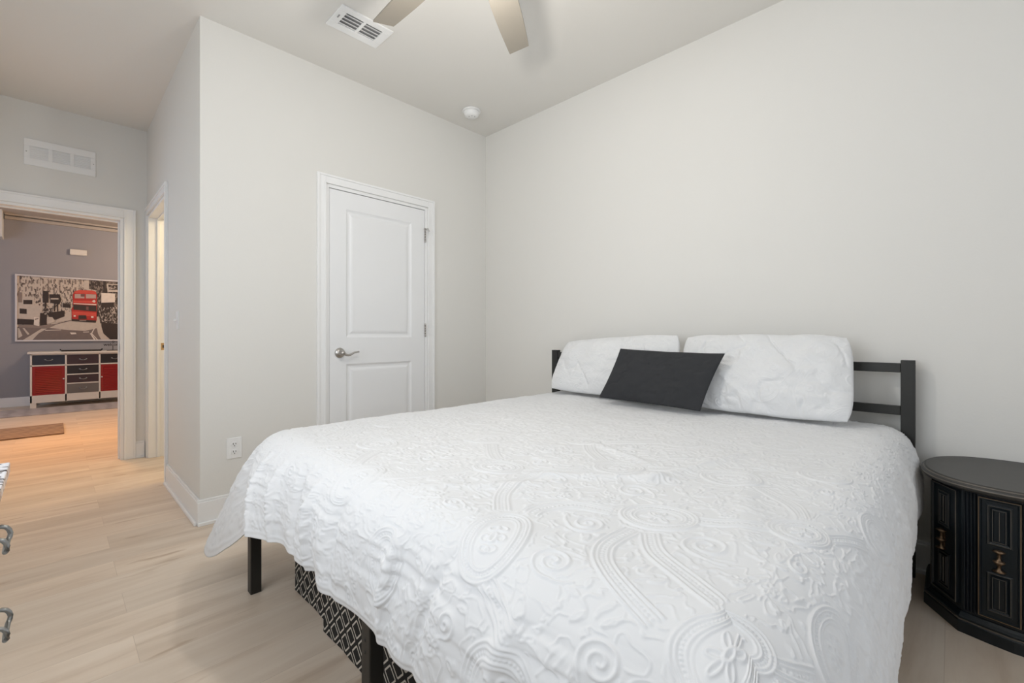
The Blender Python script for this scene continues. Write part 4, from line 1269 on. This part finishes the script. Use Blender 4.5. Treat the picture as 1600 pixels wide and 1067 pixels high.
# door chime box
dc = thing('door_chime', 'small cream door chime box high on the far wall above the picture', 'door chime', (FX, -2.37, 2.252))
MB().box(FX, FX + 0.045, -2.462, -2.275, 2.256, 2.336).build('chime_cover', CREAM, dc, 0.004)
MB().box(FX, FX + 0.030, -2.452, -2.285, 2.250, 2.256).build('chime_base', CREAM, dc)

# picture
pf = thing('framed_picture', 'wide framed sepia street picture with a red double-decker bus on the far wall', 'picture', (FX, -2.07, 0.93))
PY0, PY1, PZ0, PZ1 = -3.022, -1.10, 0.935, 1.905
fr = MB(); e = 0.022; xo = FX + 0.032
fr.box(FX, xo, PY0, PY0 + e, PZ0, PZ1).box(FX, xo, PY1 - e, PY1, PZ0, PZ1).box(FX, xo, PY0 + e, PY1 - e, PZ0, PZ0 + e).box(FX, xo, PY0 + e, PY1 - e, PZ1 - e, PZ1)
fr.build('frame', FRAMEW, pf, 0.003)


def ink(name, c): return mat('print_' + name, c, 0.6, var=(25, 0.12))


def busy(name, c1, c2, sc, th):
    m = bpy.data.materials.new('print_' + name); m.use_nodes = True
    nt = m.node_tree; N = nt.nodes; L = nt.links; b = N['Principled BSDF']
    g = N.new('ShaderNodeNewGeometry'); mp = N.new('ShaderNodeMapping'); mp.inputs['Scale'].default_value = (1, 1.6, 0.7); L.new(g.outputs['Position'], mp.inputs['Vector'])
    n = N.new('ShaderNodeTexNoise'); n.inputs['Scale'].default_value = sc; n.inputs['Detail'].default_value = 3; L.new(mp.outputs[0], n.inputs['Vector'])
    r = N.new('ShaderNodeValToRGB'); L.new(n.outputs['Fac'], r.inputs[0]); r.color_ramp.elements[0].position = th - 0.05; r.color_ramp.elements[1].position = th + 0.05
    r.color_ramp.elements[0].color = (*c1, 1); r.color_ramp.elements[1].color = (*c2, 1)
    L.new(r.outputs[0], b.inputs['Base Color']); b.inputs['Roughness'].default_value = 0.6
    return m


SEP = dict(pale=(0.60, 0.52, 0.45), mid=(0.28, 0.22, 0.19), dark=(0.045, 0.032, 0.028), road=(0.21, 0.165, 0.15), light=(0.80, 0.71, 0.63))
inks = [busy('facade', (0.10, 0.075, 0.065), (0.62, 0.53, 0.45), 34, 0.44), ink('pale', SEP['pale']), ink('mid', SEP['mid']), ink('dark', SEP['dark']), ink('road', SEP['road']),
        ink('light', SEP['light']), ink('red', (0.48, 0.035, 0.028)), ink('red_lit', (0.66, 0.085, 0.06)), ink('glass', (0.20, 0.09, 0.085)), busy('crowd', SEP['dark'], (0.55, 0.47, 0.41), 45, 0.56),
        busy('dark_facade', SEP['dark'], (0.26, 0.21, 0.18), 40, 0.52), ink('window_pane', (0.50, 0.36, 0.32))]
FAC, PALE, MID, DRK, ROAD, LIT, RED, REDL, GLS, CRWD, DFAC, PANE = range(12)


def art(zx, zy):
    """drawing board coordinates (140..1393, 85..840) to the print on the wall"""
    u = (zx - 140) / 1253.0; t0 = 85 + 65 * u; b0 = 840 - 10 * u; v = (zy - t0) / (b0 - t0)
    return -3.0 + 1.160 * u, 1.883 - 0.926 * max(0, min(1, v))


canvas = MB(); layer = [0]


def shape(mi, *pts):
    layer[0] += 1; xx = FX + 0.012 + layer[0] * 0.00012
    P = [art(*p) for p in pts]
    canvas.add([(xx, y_, z_) for y_, z_ in P], [tuple(range(len(P)))], mi)


canvas.box(FX, FX + 0.012, PY0 + e, PY1 - e, PZ0 + e, PZ1 - e, FAC)
R_ = 2170   # right end of the print beyond the door casing
shape(DFAC, (950, 70), (R_, 70), (R_, 560), (1040, 560), (1040, 250), (950, 230))
for wx0 in range(160, 930, 62):   # windows of the pale buildings
    for wy0 in (130, 215, 300): shape(MID, (wx0, wy0), (wx0 + 18, wy0), (wx0 + 18, wy0 + 48), (wx0, wy0 + 48))
shape(PALE, (140, 330), (320, 330), (320, 440), (140, 440)); shape(PALE, (890, 130), (945, 130), (945, 240), (890, 240))
shape(ROAD, (140, 690), (560, 650), (740, 600), (1050, 600), (1110, 700), (1220, 850), (140, 850))
shape(PALE, (440, 690), (740, 610), (1040, 620), (1080, 690), (900, 730), (700, 720))
shape(PALE, (200, 840), (290, 780), (400, 705), (460, 705), (370, 760), (300, 840))
shape(PALE, (145, 700), (160, 700), (195, 790), (150, 820)); shape(PALE, (195, 700), (215, 700), (270, 770), (250, 780))
shape(LIT, (720, 750), (790, 750), (800, 768), (740, 772)); shape(LIT, (440, 722), (620, 715), (620, 722), (440, 730)); shape(LIT, (880, 740), (950, 738), (950, 746), (880, 748))
shape(LIT, (960, 760), (975, 755), (1030, 840), (1010, 840)); shape(LIT, (1010, 700), (1022, 700), (990, 760), (1060, 840), (1045, 840), (975, 760))
shape(PALE, (1040, 560), (1110, 600), (1120, 700), (1220, 830), (1100, 830), (1060, 760), (1040, 650))
shape(MID, (150, 660), (560, 660), (480, 700), (160, 690)); shape(PALE, (560, 560), (740, 500), (740, 600), (560, 640))
# parked van and traffic lights, street furniture
shape(PALE, (140, 400), (160, 390), (300, 430), (410, 440), (400, 540), (330, 610), (140, 600)); shape(DRK, (165, 470), (240, 475), (240, 535), (165, 530)); shape(DRK, (140, 590), (320, 600), (310, 660), (140, 655))
shape(MID, (150, 280), (190, 280), (190, 400), (150, 400)); shape(DRK, (205, 370), (300, 370), (300, 420), (205, 420))
shape(DRK, (415, 262), (478, 265), (478, 400), (415, 400)); shape(DRK, (435, 400), (455, 400), (455, 520), (435, 520)); shape(DRK, (385, 520), (460, 530), (455, 660), (385, 670))
shape(DRK, (490, 300), (600, 300), (625, 360), (600, 420), (500, 400)); shape(PALE, (500, 345), (590, 345), (590, 360), (500, 360)); shape(DRK, (540, 400), (552, 400), (552, 500), (540, 500)); shape(DRK, (575, 400), (587, 400), (587, 500), (575, 500))
shape(CRWD, (410, 470), (530, 460), (540, 540), (410, 540)); shape(DRK, (470, 520), (660, 490), (660, 560), (560, 600), (480, 570))
shape(PALE, (460, 565), (520, 570), (550, 610), (510, 640), (460, 650)); shape(LIT, (318, 570), (378, 575), (375, 675), (318, 665)); shape(MID, (328, 590), (365, 580), (368, 592), (330, 605))
shape(DRK, (640, 400), (730, 420), (730, 460), (640, 450))
# right side: sign boards, crowd and dark railing
shape(CRWD, (1060, 430), (R_, 430), (R_, 640), (1090, 640)); shape(DRK, (1100, 615), (1180, 640), (R_, 640), (R_, 850), (1215, 835), (1130, 760), (1105, 680))
shape(PALE, (1170, 170), (1390, 175), (1390, 265), (1180, 265)); shape(CRWD, (1190, 180), (1380, 185), (1380, 245), (1200, 240)); shape(DRK, (1130, 140), (1160, 140), (1160, 275), (1130, 275))
shape(LIT, (1102, 280), (1278, 285), (1278, 388), (1102, 395)); shape(DRK, (1105, 395), (1265, 390), (1260, 445), (1100, 450)); shape(DRK, (1320, 300), (R_, 300), (R_, 520), (1320, 500))
# the bus
shape(RED, (755, 300), (775, 262), (830, 245), (990, 250), (1035, 265), (1050, 310), (1045, 600), (1035, 620), (745, 600), (740, 470), (760, 440))
shape(REDL, (770, 268), (830, 246), (990, 251), (1032, 268), (1040, 292), (775, 285))
shape(PANE, (778, 292), (895, 292), (895, 345), (778, 345)); shape(PANE, (912, 292), (1035, 298), (1035, 345), (912, 345)); shape(GLS, (850, 292), (900, 292), (900, 325), (850, 325))
shape(REDL, (765, 372), (1030, 375), (1035, 400), (765, 395)); shape(LIT, (765, 402), (1040, 412), (1040, 424), (765, 412))
shape(DRK, (762, 418), (1040, 430), (1042, 500), (900, 490), (762, 480)); shape(GLS, (915, 440), (945, 442), (945, 485), (915, 480))
shape(REDL, (750, 500), (1040, 512), (1040, 560), (745, 545)); shape(DRK, (825, 545), (915, 545), (925, 590), (820, 590)); shape(LIT, (765, 545), (790, 545), (790, 562), (765, 562)); shape(LIT, (975, 555), (1005, 556), (1005, 575), (975, 574))
shape(LIT, (985, 378), (1015, 360), (1032, 378), (1015, 395)); shape(DRK, (745, 590), (1035, 605), (1035, 632), (745, 615)); shape(MID, (835, 600), (915, 602), (915, 615), (835, 612))
canvas.build('print', inks, pf)

# floor pieces in the far room
rn = MB().box(-6.215, -5.46, -4.3, -0.6, 0.0005, 0.010)
tag(rn.build('runner_rug', RUNM, None, 0.003), 'long flat grey patterned runner rug in front of the cream sideboard', 'rug')
dm = MB().box(-4.45, -3.685, -3.75, -2.555, 0.0005, 0.012)
tag(dm.build('door_mat', MATM, None, 0.003), 'brown striped woven mat lying on the orange lit floor beyond the doorway', 'mat')
